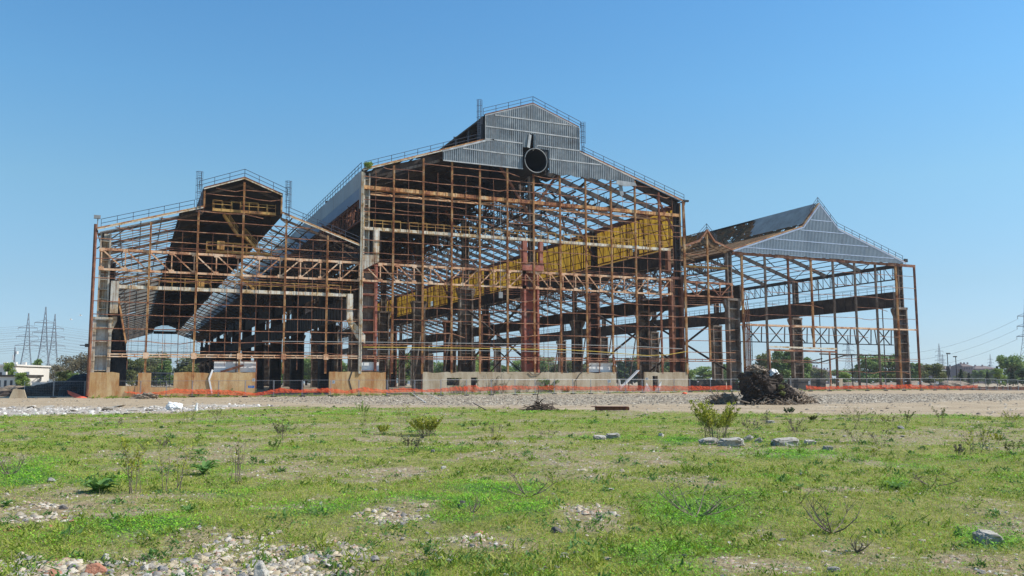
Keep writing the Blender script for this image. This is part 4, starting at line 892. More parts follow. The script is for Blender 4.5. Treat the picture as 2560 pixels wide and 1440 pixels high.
def lump(name, cx, cy, cz, sx, sy, sz, seed, mat, sub=5, rough=.18, parent=None, label=None, cat=None, cut=0, jag=.05, boxy=1.0):
    import bmesh
    bm = bmesh.new(); bmesh.ops.create_icosphere(bm, subdivisions=sub, radius=1); rn = np.random.default_rng(seed); o1, o2 = rn.random(2)*50
    co = np.array([v.co[:] for v in bm.verts]); t = co*1.7+o1
    n = (fbm(t[:, 0]+t[:, 2], t[:, 1]-t[:, 2]*.7, 4)-.5)*2*rough*2+(fbm(t[:, 0]*5-t[:, 2]*4, t[:, 1]*5+t[:, 2]*4, 3)-.5)*2*jag*2
    co = np.sign(co)*np.abs(co)**boxy; co = co*(1+n)[:, None]*np.array((sx, sy, sz))
    for v, c_ in zip(bm.verts, co): v.co = c_
    me = bpy.data.meshes.new(name); bm.to_mesh(me); bm.free(); me.materials.append(mat); o = bpy.data.objects.new(name, me); COL.objects.link(o); o.location = (cx, cy, cz)
    if parent: o.parent = parent; o.location = (cx-parent.location[0], cy-parent.location[1], cz-parent.location[2])
    if label: tag(o, label, cat)
    return o
# ------------------------------------------------------------------ stones
def rock_mesh(name, mat, seed, flat=.7, ang=.35, sub=3):
    import bmesh
    bm = bmesh.new(); bmesh.ops.create_icosphere(bm, subdivisions=sub, radius=1); rnd = random.Random(seed)
    planes = [(Vector((rnd.gauss(0, 1), rnd.gauss(0, 1), rnd.gauss(0, 1))).normalized(), rnd.uniform(.42, .78)) for _ in range(12)]
    ph = [rnd.uniform(0, 6) for _ in range(6)]
    for v in bm.verts:
        for nrm, d in planes:
            k = v.co.dot(nrm)-d
            if k > 0: v.co -= nrm*k*.97
        v.co *= 1+.05*math.sin(v.co.x*7+ph[0])*math.sin(v.co.y*6+ph[1])+.04*math.sin(v.co.z*11+ph[2])
    sx = rnd.uniform(.8, 1.35)
    for v in bm.verts: v.co = Vector((v.co.x*sx, v.co.y, v.co.z*flat))
    me = bpy.data.meshes.new(name); bm.to_mesh(me); bm.free(); me.materials.append(mat); return me
def stone(name, a, b, c, sc=5):
    m, nt, bs = newmat(name); v = coords(nt); n = noise(nt, v, 1.2, 8, .7); n2 = noise(nt, v, sc, 6, .7)
    nt.links.new(mixc(nt, .5, ramp(nt, n, [(.3, a), (.5, b), (.7, c)]), ramp(nt, n2, [(.35, a), (.65, c)])), bs.inputs['Base Color'])
    bs.inputs['Roughness'].default_value = .9; bump(nt, bs, n2, .5, .1); return m
M['s_grey'] = stone('grey_stone', (.13, .12, .115), (.26, .245, .23), (.46, .43, .39)); M['s_tan'] = stone('tan_stone', (.3, .22, .13), (.5, .4, .27), (.66, .58, .44))
M['s_brick'] = stone('brick_fragment', (.28, .1, .055), (.45, .17, .09), (.55, .3, .2)); M['s_white'] = stone('pale_concrete_lump', (.27, .24, .2), (.48, .44, .38), (.68, .65, .58))
M['s_dark'] = stone('dark_slag', (.03, .028, .027), (.08, .07, .065), (.18, .16, .15))
KIND = [('s_grey', 'grey angular stone'), ('s_tan', 'tan rounded stone'), ('s_brick', 'red brick fragment'), ('s_white', 'pale concrete lump'), ('s_dark', 'dark slag lump')]
M['s_conc'] = stone('weathered_concrete', (.17, .145, .11), (.36, .32, .26), (.58, .55, .49))
RM = {k: [rock_mesh('stone', M[k], 10*i+j, .55+.1*j) for j in range(4)] for i, (k, _) in enumerate(KIND)}
RM['s_conc'] = [rock_mesh('stone', M['s_conc'], 90+j, .38+.06*j) for j in range(4)]
def put_stone(px, py, wpx, k, label, group=None, flat=1.0, name='stone', cat='stone', elong=1.0, rot=None, rnd=random):
    p = G(px, py); s = wpx/2*((p-CAM)@CF)/FPX; o = bpy.data.objects.new(name, rnd.choice(RM[k])); COL.objects.link(o)
    o.location = (p[0], p[1], gz(p[0], p[1])+s*.24*flat); o.scale = (s*elong, s*rnd.uniform(.8, 1.1), s*flat); o.rotation_euler = (rnd.uniform(-.2, .2), rnd.uniform(-.2, .2), rnd.uniform(0, 6) if rot is None else rot)
    return tag(o, label, cat, group)
special = [(655, 1428, 62, 's_white', 'biggest pale concrete lump at the bottom edge of the rubble', 1.2), (1390, 1331, 34, 's_dark', 'brown square cut block standing alone on bare sandy soil', 1.1),
 (1059, 1277, 30, 's_tan', 'smooth cream boulder on the bright clover patch', .9), (940, 1266, 20, 's_tan', 'small pointed tan stone on clover left of the cream boulder', 1.2), (1156, 1270, 26, 's_dark', 'brown rough stone half sunk in clover', 1.2),
 (1193, 1330, 28, 's_brick', 'red brick fragment on clover edge beside a heap of soil', .8), (310, 1388, 26, 's_tan', 'round sandy boulder above the row of bricks', 1.0), (240, 1415, 80, 's_brick', 'large red brick chunk in the lower left rubble', .7),
 (140, 1425, 56, 's_brick', 'orange brick slab at the bottom left corner rubble', .7), (1458, 1181, 24, 's_tan', 'pale flat stone in the middle of the meadow', .6), (1556, 1187, 20, 's_tan', 'greyish stone right of the pale flat stone', .9),
 (1652, 1088, 22, 's_white', 'white lump alone between shrub and rubble pile', .9), (2003, 1187, 13, 's_grey', 'light stone on grass below the concrete kerb pieces', 1.1), (1528, 1228, 16, 's_white', 'white stone on top of blue grey gravel spot', 1.0),
 (158, 1276, 24, 's_dark', 'dark angular stone left of the big leafed plant', 1.0), (175, 1307, 28, 's_grey', 'blue grey stone below the dark angular one', .8), (125, 1208, 30, 's_grey', 'flat grey stone pair near the left edge', .7),
 (802, 1268, 18, 's_grey', 'small grey pointed stone at upper edge of clover', 1.0), (405, 1415, 28, 's_grey', 'mottled grey and white stone among small rubble', 1.1), (600, 1390, 20, 's_brick', 'brown brick piece on the right rubble heap', .9),
 (1955, 1346, 24, 's_grey', 'greyish flat stone in thick grass at right', .5), (1710, 1388, 20, 's_dark', 'dark stone beside thick clover near bottom', .9), (1388, 1420, 22, 's_grey', 'grey stone low in frame on thin grass', .8), (1265, 1436, 22, 's_white', 'pale stone cut by the bottom edge of the photo', 1.0)]
for x, y, w_, k, lab, fl in special: put_stone(x, y, w_, k, lab, None, fl)
for x, y, w_, lab in ((1772, 1112, 52, 'left most weathered kerb chunk in the row of concrete pieces'), (1828, 1116, 62, 'long brown grey kerb chunk second in the row of concrete'), (1870, 1100, 26, 'upright pale slab leaning above the kerb row'), (1896, 1104, 22, 'small tilted white slab beside the upright slab'), (1965, 1114, 76, 'long white kerb bar lying in the grass'), (2025, 1112, 30, 'short kerb end right of the long white bar'), (2470, 1352, 60, 'long curved grey rock near the right edge'),
    (1497, 1094, 34, 'broken white grey chunk left in a pair on mid field'), (1532, 1092, 36, 'broken grey chunk right in a pair on mid field'), (1925, 1057, 22, 'flat white board piece on grass near the debris mound'), (2070, 1129, 24, 'thin pale slab end in dense grass')):
    p_ = G(x, y); k_ = ((p_-CAM)@CF)/FPX; hl = w_*k_*.5; hl *= .88; hh_ = min(.12, max(.07, hl*.42)); o = lump('concrete_chunk', p_[0], p_[1], gz(p_[0], p_[1])+hh_*.75, hl, min(hl, .2), hh_, 60+int(x) % 37, M['s_conc'], 4, .16, label=lab, cat='concrete', jag=.07, boxy=.5); o.rotation_euler = (random.uniform(-.1, .1), random.uniform(-.12, .12) if 'upright' not in lab and 'tilted' not in lab else -.6, -YAW+random.uniform(-.25, .25))
zones = [(0, 560, 1375, 1440, 85, 'loose stones of the lower left rubble', [0, 1, 2, 3, 0, 3]), (480, 870, 1300, 1440, 62, 'loose stones on the low heap left of centre', [1, 1, 3, 0, 2]), (0, 330, 1255, 1330, 22, 'stones scattered near the left edge', [0, 2, 3]),
         (930, 1080, 1270, 1310, 20, 'stones on the soil beside the clover', [1, 1, 0]), (860, 1600, 1310, 1440, 30, 'stones scattered on bare soil at bottom centre', [1, 3, 0]), (1650, 2560, 1330, 1440, 20, 'stones scattered at the lower right', [0, 1, 3]), (700, 2300, 1060, 1240, 28, 'small stones dotted across the mid field', [3, 0])]
rz = random.Random(5)
zones[0] = (0, 560, 1385, 1440, 82, zones[0][5], [0, 1, 3, 0, 3, 3, 1, 2]); zones[1] = (430, 900, 1325, 1440, 74, zones[1][5], [1, 1, 3, 0, 3])
for x0, x1, y0, y1, n, grp, ks in zones[:2]+[z_[:4]+(int(z_[4]*.6),)+z_[5:] for z_ in zones[2:]]:
    for _ in range(n):
        k, nm = KIND[rz.choice(ks)]; y = y0+(y1-y0)*rz.random()**.8
        put_stone(rz.uniform(x0, x1), y, rz.uniform(2.9, 4.8)**2*(1+.7*(y > 1380)), k, nm+' among the '+grp, grp+' '+nm, rz.uniform(.6, 1), rnd=rz)
# pebbles
def pebbles(n, name, accept, size, mat, zone=None, lab=''):
    X, Y, b_ = scatter(n, pw=.8) if zone is None else zone(n); gr, ba, lu, gv, ru = masks(X, Y); k = RNG.random(len(X)) < accept(gr, ba, lu, gv, ru)
    X, Y, b_ = X[k], Y[k], b_[k]; n = len(X); s_ = size*(.4+RNG.random(n)**3*1.6)*(.7+b_/30)
    base = np.array([(1,0,.1),(.5,.85,.1),(-.5,.9,.1),(-1,0,.1),(-.5,-.9,.1),(.5,-.85,.1),(.5,.15,.62),(-.15,.5,.66),(-.35,-.45,.6)], float)*np.array((1, .85, .9)); Fc = np.array([(0,1,6),(1,2,7),(2,3,7),(3,4,8),(4,5,8),(5,0,6),(1,7,6),(3,8,7),(5,6,8),(6,7,8)])
    R = RNG.normal(0, .13, (n, 9, 3)); V = (base[None]+R)*s_[:, None, None]; t = RNG.random(n)*6.28
    V = np.stack([V[..., 0]*np.cos(t)[:, None]-V[..., 1]*np.sin(t)[:, None], V[..., 0]*np.sin(t)[:, None]+V[..., 1]*np.cos(t)[:, None], V[..., 2]], -1)
    V += np.stack([X, Y, hz(X, Y)-s_*.05], -1)[:, None, :]; V = V.reshape(-1, 3); I = (Fc[None]+9*np.arange(n)[:, None, None]).reshape(-1, 3)
    me = bpy.data.meshes.new(name); me.vertices.add(len(V)); me.vertices.foreach_set('co', V.ravel()); me.loops.add(I.size); me.loops.foreach_set('vertex_index', I.ravel()); me.polygons.add(len(I))
    me.polygons.foreach_set('loop_start', np.arange(0, I.size, 3)); me.polygons.foreach_set('loop_total', np.full(len(I), 3)); me.update()
    at = me.attributes.new('rnd', 'FLOAT', 'POINT'); at.data.foreach_set('value', np.repeat(RNG.random(n), 9).astype(np.float32)); me.materials.append(mat)
    return tag(link(me, name), lab, 'gravel', kind='stuff')
pm = leafmat('pebble_mix', [(.2, (.16, .13, .1)), (.4, (.3, .25, .18)), (.55, (.42, .37, .3)), (.7, (.34, .18, .11)), (.75, (.52, .5, .46))], 3, 0)
pebbles(60000, 'gravel', lambda g, b, l, v, r: g*(.02+.75*b)*(1-.9*l), .016, pm, lab='small mixed pebbles on the bare patches of the field')
def farz(n):
    b_ = 42+RNG.random(n)*68; a_ = (RNG.random(n)-.5)*1.3*b_; return CAM[0]+a_*rh[0]+b_*fh[0], CAM[1]+a_*rh[1]+b_*fh[1], np.full(n, 10.0)
RX = [None, None]
def rubzone(n):
    P_ = []
    for x, y, rx, ry in RUBB:
        k = int(n*rx*ry/24000); a = RNG.random(k)*6.283; r = RNG.random(k)**.6; px = x+rx*r*np.cos(a); py = np.minimum(y+ry*r*np.sin(a), 1460)
        for i in range(k): P_.append(G(px[i], py[i]))
    P_ = np.array(P_); RX[0] = P_[:, 0]; RX[1] = P_[:, 1]; return P_[:, 0], P_[:, 1], np.full(len(P_), 8.0)
pebbles(2600, 'stone_rubble', lambda g, b, l, v, r: sst(fbm(RX[0]*2.2, RX[1]*2.2, 3), .4, .56), .034, leafmat('rubble_mix', [(.15, (.12, .11, .1)), (.35, (.28, .25, .21)), (.5, (.42, .34, .22)), (.66, (.5, .45, .37)), (.7, (.34, .16, .09)), (.73, (.5, .45, .37)), (.82, (.6, .56, .48))], 5, 0), rubzone, 'mixed stone brick and concrete rubble at the lower left')
gm2 = leafmat('crushed_gravel_mix', [(.2, (.09, .07, .05)), (.5, (.26, .215, .155)), (.8, (.48, .42, .33))], 2, 0)
pebbles(90000, 'crushed_gravel', lambda g, b, l, v, r: (1-g)*np.maximum(v*.75, .03), .07, gm2, farz, 'grey crushed gravel bank between fence and sandy track')
gm3 = leafmat('pale_rubble_mix', [(.2, (.2, .17, .14)), (.5, (.4, .36, .31)), (.8, (.68, .65, .6))], 2, 0)
pebbles(60000, 'pale_rubble', lambda g, b, l, v, r: r*.4, .09, gm3, farz, 'whitish crushed concrete rubble at left along the grass edge')

# ------------------------------------------------------------------ plants
M['bark'] = plain('brown_bark', (.1, .07, .05), .9, 0, .3, 6); M['twig'] = plain('grey_dead_twig', (.17, .13, .1), .9, 0, .3, 8)
GREENS = {'mid': [(.2, (.09, .14, .04)), (.5, (.18, .27, .07)), (.8, (.29, .39, .12))], 'light': [(.2, (.14, .21, .04)), (.5, (.26, .36, .08)), (.8, (.38, .47, .14))], 'dark': [(.2, (.02, .045, .02)), (.5, (.045, .085, .035)), (.8, (.09, .14, .06))],
          'yellow': [(.2, (.13, .15, .02)), (.5, (.33, .36, .04)), (.8, (.55, .52, .06))], 'bare': [(.2, (.1, .085, .05)), (.5, (.19, .165, .1)), (.8, (.28, .25, .15))], 'dock': [(.1, (.12, .24, .05)), (.6, (.2, .36, .09)), (.8, (.28, .44, .14))], 'olive': [(.2, (.06, .08, .02)), (.5, (.16, .18, .05)), (.8, (.3, .29, .1))]}
for k, s_ in GREENS.items(): M['leaf_'+k] = leafmat('leaves_'+k, s_, 1.0)
def leaf_cloud(n, centers, radii, size, mat, name='crown', shape=None):
    ci = RNG.integers(0, len(centers), n); C_ = np.array(centers)[ci]; R = np.array(radii)[ci]
    d = RNG.normal(0, 1, (n, 3)); d /= np.linalg.norm(d, axis=1)[:, None]; r = RNG.random(n)**.45
    P0 = C_+d*r[:, None]*R[:, None]*np.array([1, 1, .85]); a = RNG.normal(0, 1, (n, 3)); a /= np.linalg.norm(a, axis=1)[:, None]; b_ = np.cross(a, RNG.normal(0, 1, (n, 3))); b_ /= np.linalg.norm(b_, axis=1)[:, None]
    s_ = size*(.5+RNG.random(n)); rn = np.clip(.5+.5*d[:, 2]*0+RNG.normal(0, .22, n)+RNG.random(len(centers))[ci]*.35-.17, 0, 1)
    return tri_mesh(name, P0, a*s_[:, None]*.5, P0+b_*s_[:, None], rn, mat, True)
def limb_mesh(h, spread, n=9, r=.25, seed=0, z0=.25, name='trunk', mat=None):
    rd = random.Random(seed); b = MB(); b.tube([(0, 0, -.2), (rd.uniform(-.02, .02)*h, 0, h*.3), (rd.uniform(-.04, .04)*h, rd.uniform(-.03, .03)*h, h*.62), (rd.uniform(-.06, .06)*h, 0, h*.9)], [r, r*.8, r*.5, r*.15], 7); ends = []
    for i in range(n):
        t = rd.uniform(z0, .8); a = rd.uniform(0, 6.28); L = spread*rd.uniform(.5, 1)*(1.1-t*.6); p = np.array((0, 0, h*t)); q = p+(L*.5*math.cos(a), L*.5*math.sin(a), h*.12); e = q+(L*.45*math.cos(a+.3), L*.45*math.sin(a+.3), h*.12)
        b.tube([p, q, e], [r*.42, r*.25, r*.06], 5); ends.append(e)
        for _ in range(2): b.tube([q, q+(rd.uniform(-.3, .3)*L, rd.uniform(-.3, .3)*L, h*.15)], [r*.15, r*.03], 4)
    o = b.build(name, mat or M['bark']); me = o.data; bpy.data.objects.remove(o); return me, ends
def tree_proto(kind, seed):
    h = 10.0; tm, ends = limb_mesh(h, 4.0, 10, .3, seed); rd = random.Random(seed)
    if kind == 'conifer':
        n = 2600; t = RNG.random(n)**.8; z = .8+t*9.4; R = (1-t)*2.6+.15; a = RNG.random(n)*6.28; lay = .75+.25*np.sin(z*5); rr = R*lay*RNG.random(n)**.4
        P0 = np.stack([rr*np.cos(a), rr*np.sin(a), z], -1); sd_ = np.stack([-np.sin(a), np.cos(a), 0*a], -1)*.16; tip = P0+np.stack([np.cos(a)*.4, np.sin(a)*.4, -.2+0*a], -1)
        return tm, tri_mesh('crown', P0, sd_, tip, RNG.random(n), M['leaf_dark'], True)
    if kind == 'bare':
        cs = [tuple(e) for e in ends]+[(0, 0, 8.5), (.8, .3, 7), (-1, .4, 7.5)]; return tm, leaf_cloud(1500, cs, [1.7]*len(cs), .3, M['leaf_bare'])
    cs = [tuple(e+np.array((0, 0, .3))) for e in ends]+[(rd.uniform(-1.5, 1.5), rd.uniform(-1.5, 1.5), rd.uniform(6, 9.3)) for _ in range(7)]; rs = [rd.uniform(.9, 1.9) for _ in cs]
    cs += [(rd.uniform(-2.6, 2.6), rd.uniform(-2.6, 2.6), rd.uniform(1.0, 4.5)) for _ in range(9)]; rs += [rd.uniform(1.1, 1.9) for _ in range(9)]
    return tm, leaf_cloud(5200, cs, rs, .42, M['leaf_'+kind])
TP = {k: [tree_proto(k, 3*i+j) for j in range(2)] for i, k in enumerate(('mid', 'light', 'dark', 'bare', 'olive', 'conifer'))}
TL = {'mid': 'mid green leafy tree', 'light': 'fresh light green tree', 'dark': 'dark green tree', 'bare': 'bare greyish brown tree', 'olive': 'olive green scrubby tree', 'conifer': 'dark pointed conifer'}
def tree(px, ytop, dep, kind, wide=1.0, where='', group=None, ybase=None, z0=0.0):
    t = Dp(px, ytop, dep); h = max(1.5, t[2]-z0); s_ = h/10.2; tm, cm = random.choice(TP[kind])
    o = thing('tree' if kind != 'conifer' else 'conifer_tree', TL[kind]+' '+where, 'tree', (t[0], t[1], z0), group); o['_o'] = [0, 0, 0]
    for nm, me_ in (('trunk', tm), ('crown', cm)):
        c = bpy.data.objects.new(nm, me_); COL.objects.link(c); c.parent = o
    o.scale = (s_*wide, s_*wide, s_); o.rotation_euler = (0, 0, random.uniform(0, 6)); return o
rt = random.Random(3)
for x, y, d, k, w_, lab in [(95, 905, 260, 'mid', .8, 'between the pylons at left'), (100*.2+5, 912, 200, 'light', .7, 'in front of the white building at far left'), (55, 935, 190, 'light', 1.2, 'below the left most pylon'), (-5, 925, 230, 'mid', 1, 'cut by the left edge'), (150, 905, 300, 'bare', 1.4, 'right of the pylons'),
    (178, 897, 310, 'bare', 1.5, 'second from the left steel column'), (205, 896, 290, 'bare', 1.4, 'behind the left steel column'), (225, 890, 330, 'bare', 1.3, 'touching the left steel column'), (165, 930, 230, 'olive', 1.6, 'low before the bare trees'), (190, 935, 215, 'mid', 1.4, 'low at foot of the bare trees'), (135, 932, 260, 'bare', 1.5, 'low between pylon feet and bare trees'),
    (1955, 882, 300, 'mid', 1.25, 'tallest behind the debris mound'), (2003, 900, 290, 'mid', 1.2, 'right of the tallest one behind the mound'), (1900, 892, 340, 'olive', 1.1, 'left of the debris mound'), (2172, 893, 330, 'mid', 1.5, 'seen through right hall left of wide column'), (2222, 890, 335, 'mid', 1.6, 'seen through right hall near wide column'),
    (2310, 905, 300, 'bare', 1.2, 'just outside the right hall corner post'), (2330, 915, 270, 'olive', 1.5, 'below the thin bare crown at right'), (2285, 912, 300, 'mid', 1.2, 'behind the right corner post'), (2350, 930, 290, 'olive', 1.4, 'low bush like before apartment blocks'),
    (2520, 892, 300, 'mid', 1.25, 'large rounded near the right edge'), (2540, 905, 330, 'mid', 1.2, 'at the right edge behind the large one'), (2497, 925, 240, 'light', 1.0, 'small before the large rounded tree'), (2402, 922, 260, 'conifer', 1.3, 'right of the second street lamp'), (2422, 932, 250, 'conifer', 1.4, 'second along the brown wall'), (2468, 930, 260, 'conifer', 1.4, 'before the third apartment block'),
    (2492, 915, 270, 'conifer', 1.2, 'tall before the large tree'), (2530, 920, 250, 'conifer', 1.3, 'under the large tree'), (2555, 925, 250, 'dark', 1.2, 'at the right edge'), (1580, 905, 480, 'conifer', 1.4, 'seen through the right gateway'), (1562, 903, 480, 'dark', 1.4, 'left in the right gateway'), (1760, 922, 440, 'light', 2.2, 'low and wide seen under the narrow bay'), (1720, 928, 430, 'light', 2.0, 'low left under the narrow bay'),
    (1810, 915, 440, 'mid', 1.5, 'under the narrow bay by the column'), (2240, 935, 230, 'olive', 2.0, 'low scrub in right hall'), (2110, 935, 240, 'light', 1.6, 'low scrub left in right hall')]: tree(x, y, d, k, w_, lab)
ORD = 'first second third fourth fifth sixth seventh eighth ninth tenth eleventh twelfth thirteenth fourteenth fifteenth sixteenth seventeenth eighteenth nineteenth twentieth'.split()
ORD = ORD+['twenty-'+k for k in ORD[:9]]+['thirtieth']+['thirty-'+k for k in ORD[:9]]+['fortieth']+['forty-'+k for k in ORD[:9]]
grp = 'line of trees far behind the halls'
for i in range(46):
    x = 300+i*31+rt.uniform(-10, 10); y = 903+rt.uniform(-14, 10)+(6 if x > 700 else 0); k = rt.choice(['mid', 'light', 'mid', 'olive'])
    tree(x, y, rt.uniform(470, 560), k, rt.uniform(1.2, 1.8), ORD[i]+' from the left in the far line behind the halls', grp)
for i in range(16):
    x = 1850+i*42+rt.uniform(-12, 12); tree(x, 928+rt.uniform(-6, 5), rt.uniform(420, 520), rt.choice(['mid', 'olive']), rt.uniform(1.4, 2.2), ORD[i]+' from the left in the far hedge line at right', 'far hedge line at right')

def rosette(px, py, wpx, lab):
    p = G(px, py); w_ = wpx/2*((p-CAM)@CF)/FPX; b = MB()
    for i in range(17):
        a = i*2.4; L = w_*random.uniform(.7, 1.1); el = random.uniform(.35, 1.0); wd = L*.13; pts = []
        for t in (0, .3, .65, 1): pts.append((np.array((math.cos(a)*L*t, math.sin(a)*L*t, L*el*(t*2.0-t*t*1.3))), wd*(.3+1.4*math.sin(min(1, t*1.05)*math.pi*.93))))
        s_ = np.array((-math.sin(a), math.cos(a), 0)); V = []
        for q, ww in pts: V += [q-s_*ww+(0, 0, ww*.4), q, q+s_*ww+(0, 0, ww*.4)]
        b.add(V, [f for k in range(3) for f in ((3*k, 3*k+1, 3*k+4, 3*k+3), (3*k+1, 3*k+2, 3*k+5, 3*k+4))])
    o = b.build('broadleaf_plant', M['leaf_dock']); o.location = (p[0], p[1], gz(p[0], p[1])); tag(o, lab, 'plant')
rosette(245, 1236, 90, 'big dark leafed rosette plant left of the tall yellow stems'); rosette(508, 1190, 92, 'big leafed rosette plant right of the tall yellow stems'); rosette(496, 1137, 34, 'small rosette plant up field from the big right one'); rosette(470, 1285, 46, 'upright leafed plant at the top of the clover patch'); rosette(2240, 1225, 50, 'dark leafy clump alone in the right field'); rosette(15, 1275, 40, 'leafy clump at the left edge'); rosette(2000, 1232, 30, 'little leafy clump right of the dead branches')
def stems(px, py, hpx, wpx, n, lab, leaf='yellow', lean=.25, lf=60, cat='plant', name='tall_weed', tw='twig', lsz=.035, top=.55):
    p = G(px, py); k = ((p-CAM)@CF)/FPX; h = hpx*k; w_ = wpx*k/2; o = thing(name, lab, cat, (p[0], p[1], gz(p[0], p[1]))); o['_o'] = [0, 0, 0]; b = MB(); cs = []; rs = []
    for i in range(n):
        a = random.uniform(0, 6.28); r = w_*random.uniform(.05, .6); e = w_*random.uniform(.4, 1.0); H = h*random.uniform(.6, 1); q0 = np.array((r*math.cos(a), r*math.sin(a), 0)); q1 = np.array((e*.6*math.cos(a)+random.uniform(-.1, .1)*h*lean, e*.6*math.sin(a), H*.55)); q2 = np.array((e*math.cos(a)+random.uniform(-.3, .3)*h*lean, e*math.sin(a), H))
        b.tube([q0, q1, q2], [.005*h+.002, .0035*h+.0012, .001], 4)
        for t in np.linspace(top, 1, 5): cs.append(q1+(q2-q1)*(t-top)/(1-top) if t > top else q1); rs.append(h*.07)
        for _ in range(2): t = random.uniform(.3, .9); q = q0+(q2-q0)*t; b.tube([q, q+np.array((random.uniform(-.2, .2), random.uniform(-.2, .2), random.uniform(.1, .25)))*h], [.004*h+.002, .002], 3)
    b.build('stem', M[tw], o)
    if lf: f = bpy.data.objects.new('foliage', leaf_cloud(lf*n, cs, rs, max(lsz, h*.03), M['leaf_'+leaf], 'foliage')); COL.objects.link(f); f.parent = o
    return o
stems(335, 1235, 145, 80, 7, 'tall yellow topped weed, left of two in the left field', lf=55, lsz=.02); stems(432, 1225, 120, 110, 8, 'tall yellow flecked weed, right of two in the left field', lf=22, lsz=.02); stems(590, 1210, 130, 60, 7, 'thin leafless brown stems right of the leafed rosette', lf=4)
stems(1065, 1088, 48, 95, 60, 'dense yellow green shrub in mid field left of centre', 'yellow', .1, 45, 'shrub', 'shrub', top=.1); stems(960, 1087, 26, 36, 16, 'low yellow green tuft left of the dense yellow shrub', 'yellow', .1, 30, 'shrub', 'shrub', top=.1)
stems(1790, 1098, 95, 130, 34, 'large airy yellow green bush before the debris mound', 'yellow', .3, 120, 'shrub', 'shrub', top=.15); stems(1840, 1035, 50, 30, 5, 'thin dry sapling before the debris mound', 'bare', lf=10); stems(905, 1040, 38, 44, 9, 'small leafy bush at the grass edge left of centre', 'light', .2, 60, 'shrub', 'shrub', top=.2)
stems(468, 1055, 40, 60, 9, 'small yellowish bush near the pale rubble', 'yellow', .3, 14, 'shrub', 'shrub'); stems(548, 1050, 36, 60, 9, 'thin olive bush right of the white sack', 'olive', .3, 20, 'shrub', 'shrub'); stems(705, 1095, 52, 70, 9, 'airy bush with yellow tips in mid left field', 'olive', .3, 24, 'shrub', 'shrub'); stems(1973, 1036, 18, 30, 14, 'small round dark bush on the sandy edge', 'dark', .1, 60, 'shrub', 'shrub', top=.1)
stems(2030, 1056, 14, 26, 12, 'low yellowish bush right of the mound', 'olive', .1, 40, 'shrub', 'shrub', top=.1); stems(2445, 1130, 70, 110, 10, 'spreading thorny bush near the right edge', 'yellow', .6, 16, 'shrub', 'shrub'); stems(2165, 1075, 60, 120, 12, 'spreading thin bush at upper right of field', 'olive', .5, 8, 'shrub', 'shrub'); stems(2260, 1062, 34, 60, 8, 'small bush on the grass edge at right', 'olive', .4, 24, 'shrub', 'shrub'); stems(2525, 1060, 36, 50, 8, 'yellow tipped bush at the right grass edge', 'yellow', .4, 18, 'shrub', 'shrub')
stems(2440*.5+20, 1090, 40, 60, 8, 'thin brown dry stems in mid field', 'bare', .5, 6); rw = random.Random(31)
for i in range(26):
    x = rw.uniform(1850, 2560) if i < 17 else rw.uniform(10, 1300); y = rw.uniform(1048, 1140); kd = rw.choice(['olive', 'yellow', 'bare', 'light'])
    o_ = stems(x, y, rw.uniform(22, 50), rw.uniform(30, 90), rw.randint(5, 10), 'thin straggly weed stalks in the %s part of the mid field' % ('right' if i < 17 else 'left'), kd, .5, rw.randint(6, 22), 'plant', 'weed_stalks'); o_['group'] = 'thin straggly weeds in the %s mid field' % ('right' if i < 17 else 'left')
stems(1370, 1095, 34, 70, 8, 'thin dry stems right of centre', 'bare', .5, 5)
def branches(px, py, hpx, wpx, n, lab, seed=1):
    rd = random.Random(seed); p = G(px, py); k = ((p-CAM)@CF)/FPX; h = hpx*k; w_ = wpx*k/2; b = MB(); thk = .009*k/.009
    for i in range(n):
        a = rd.uniform(0, 6.28); e = w_*rd.uniform(.5, 1); H = h*rd.uniform(.4, 1); q0 = np.array((0, 0, 0.)); q1 = np.array((e*.5*math.cos(a), e*.5*math.sin(a), H*.35)); q2 = np.array((e*math.cos(a), e*math.sin(a), H)); b.tube([q0, q1, q2], [.011, .007, .003], 4)
        for _ in range(5):
            t = rd.uniform(.3, 1); q = q1+(q2-q1)*t if t > .5 else q0+(q1-q0)*t*2; b.tube([q, q+np.array((rd.gauss(0, .25)*w_, rd.gauss(0, .25)*w_, rd.uniform(.1, .5)*h))], [.004, .0015], 3)
    o = b.build('dead_branch', M['twig']); o.location = (p[0], p[1], gz(p[0], p[1])); tag(o, lab, 'branch')
branches(1740, 1295, 70, 240, 9, 'tangle of dead branches left of the bare sapling', 2); branches(2080, 1330, 95, 190, 8, 'bare forked sapling in the lower right field', 3); branches(2140, 1375, 50, 70, 4, 'small bare twig below the forked sapling', 4); branches(25, 1195, 50, 80, 9, 'dry brush pile at the left edge', 5); branches(1320, 1250, 60, 160, 6, 'thin bare twigs above the clover patch', 6); branches(2330, 1215, 40, 160, 5, 'faint bare twigs in right field', 7); branches(1180, 1290, 46, 60, 4, 'spindly bare twig in clover', 8)
b = MB(); c = G(1350, 1026); rd = random.Random(4)
for i in range(170):
    a = rd.uniform(0, 6.28); r = rd.uniform(0, 1.1)*1.05; p = np.array((r*math.cos(a), r*math.sin(a)*.5, max(0, .55-.4*r)*rd.random())); d = np.array((rd.gauss(0, 1), rd.gauss(0, .6), rd.gauss(0, .4))); b.tube([p, p+d*.25, p+d*.4+(0, 0, -.05)], [.035, .025, .01], 4)
b.tube([(-.1, 0, .3), (-.15, 0, .9), (-.05, 0, 1.3), (-.2, 0, 1.6)], [.04, .03, .02, .01], 4)
o = b.build('brush_pile', M['bark']); o.location = (c[0], c[1], 0); tag(o, 'heap of brown uprooted roots on the grass edge at centre', 'brush pile')
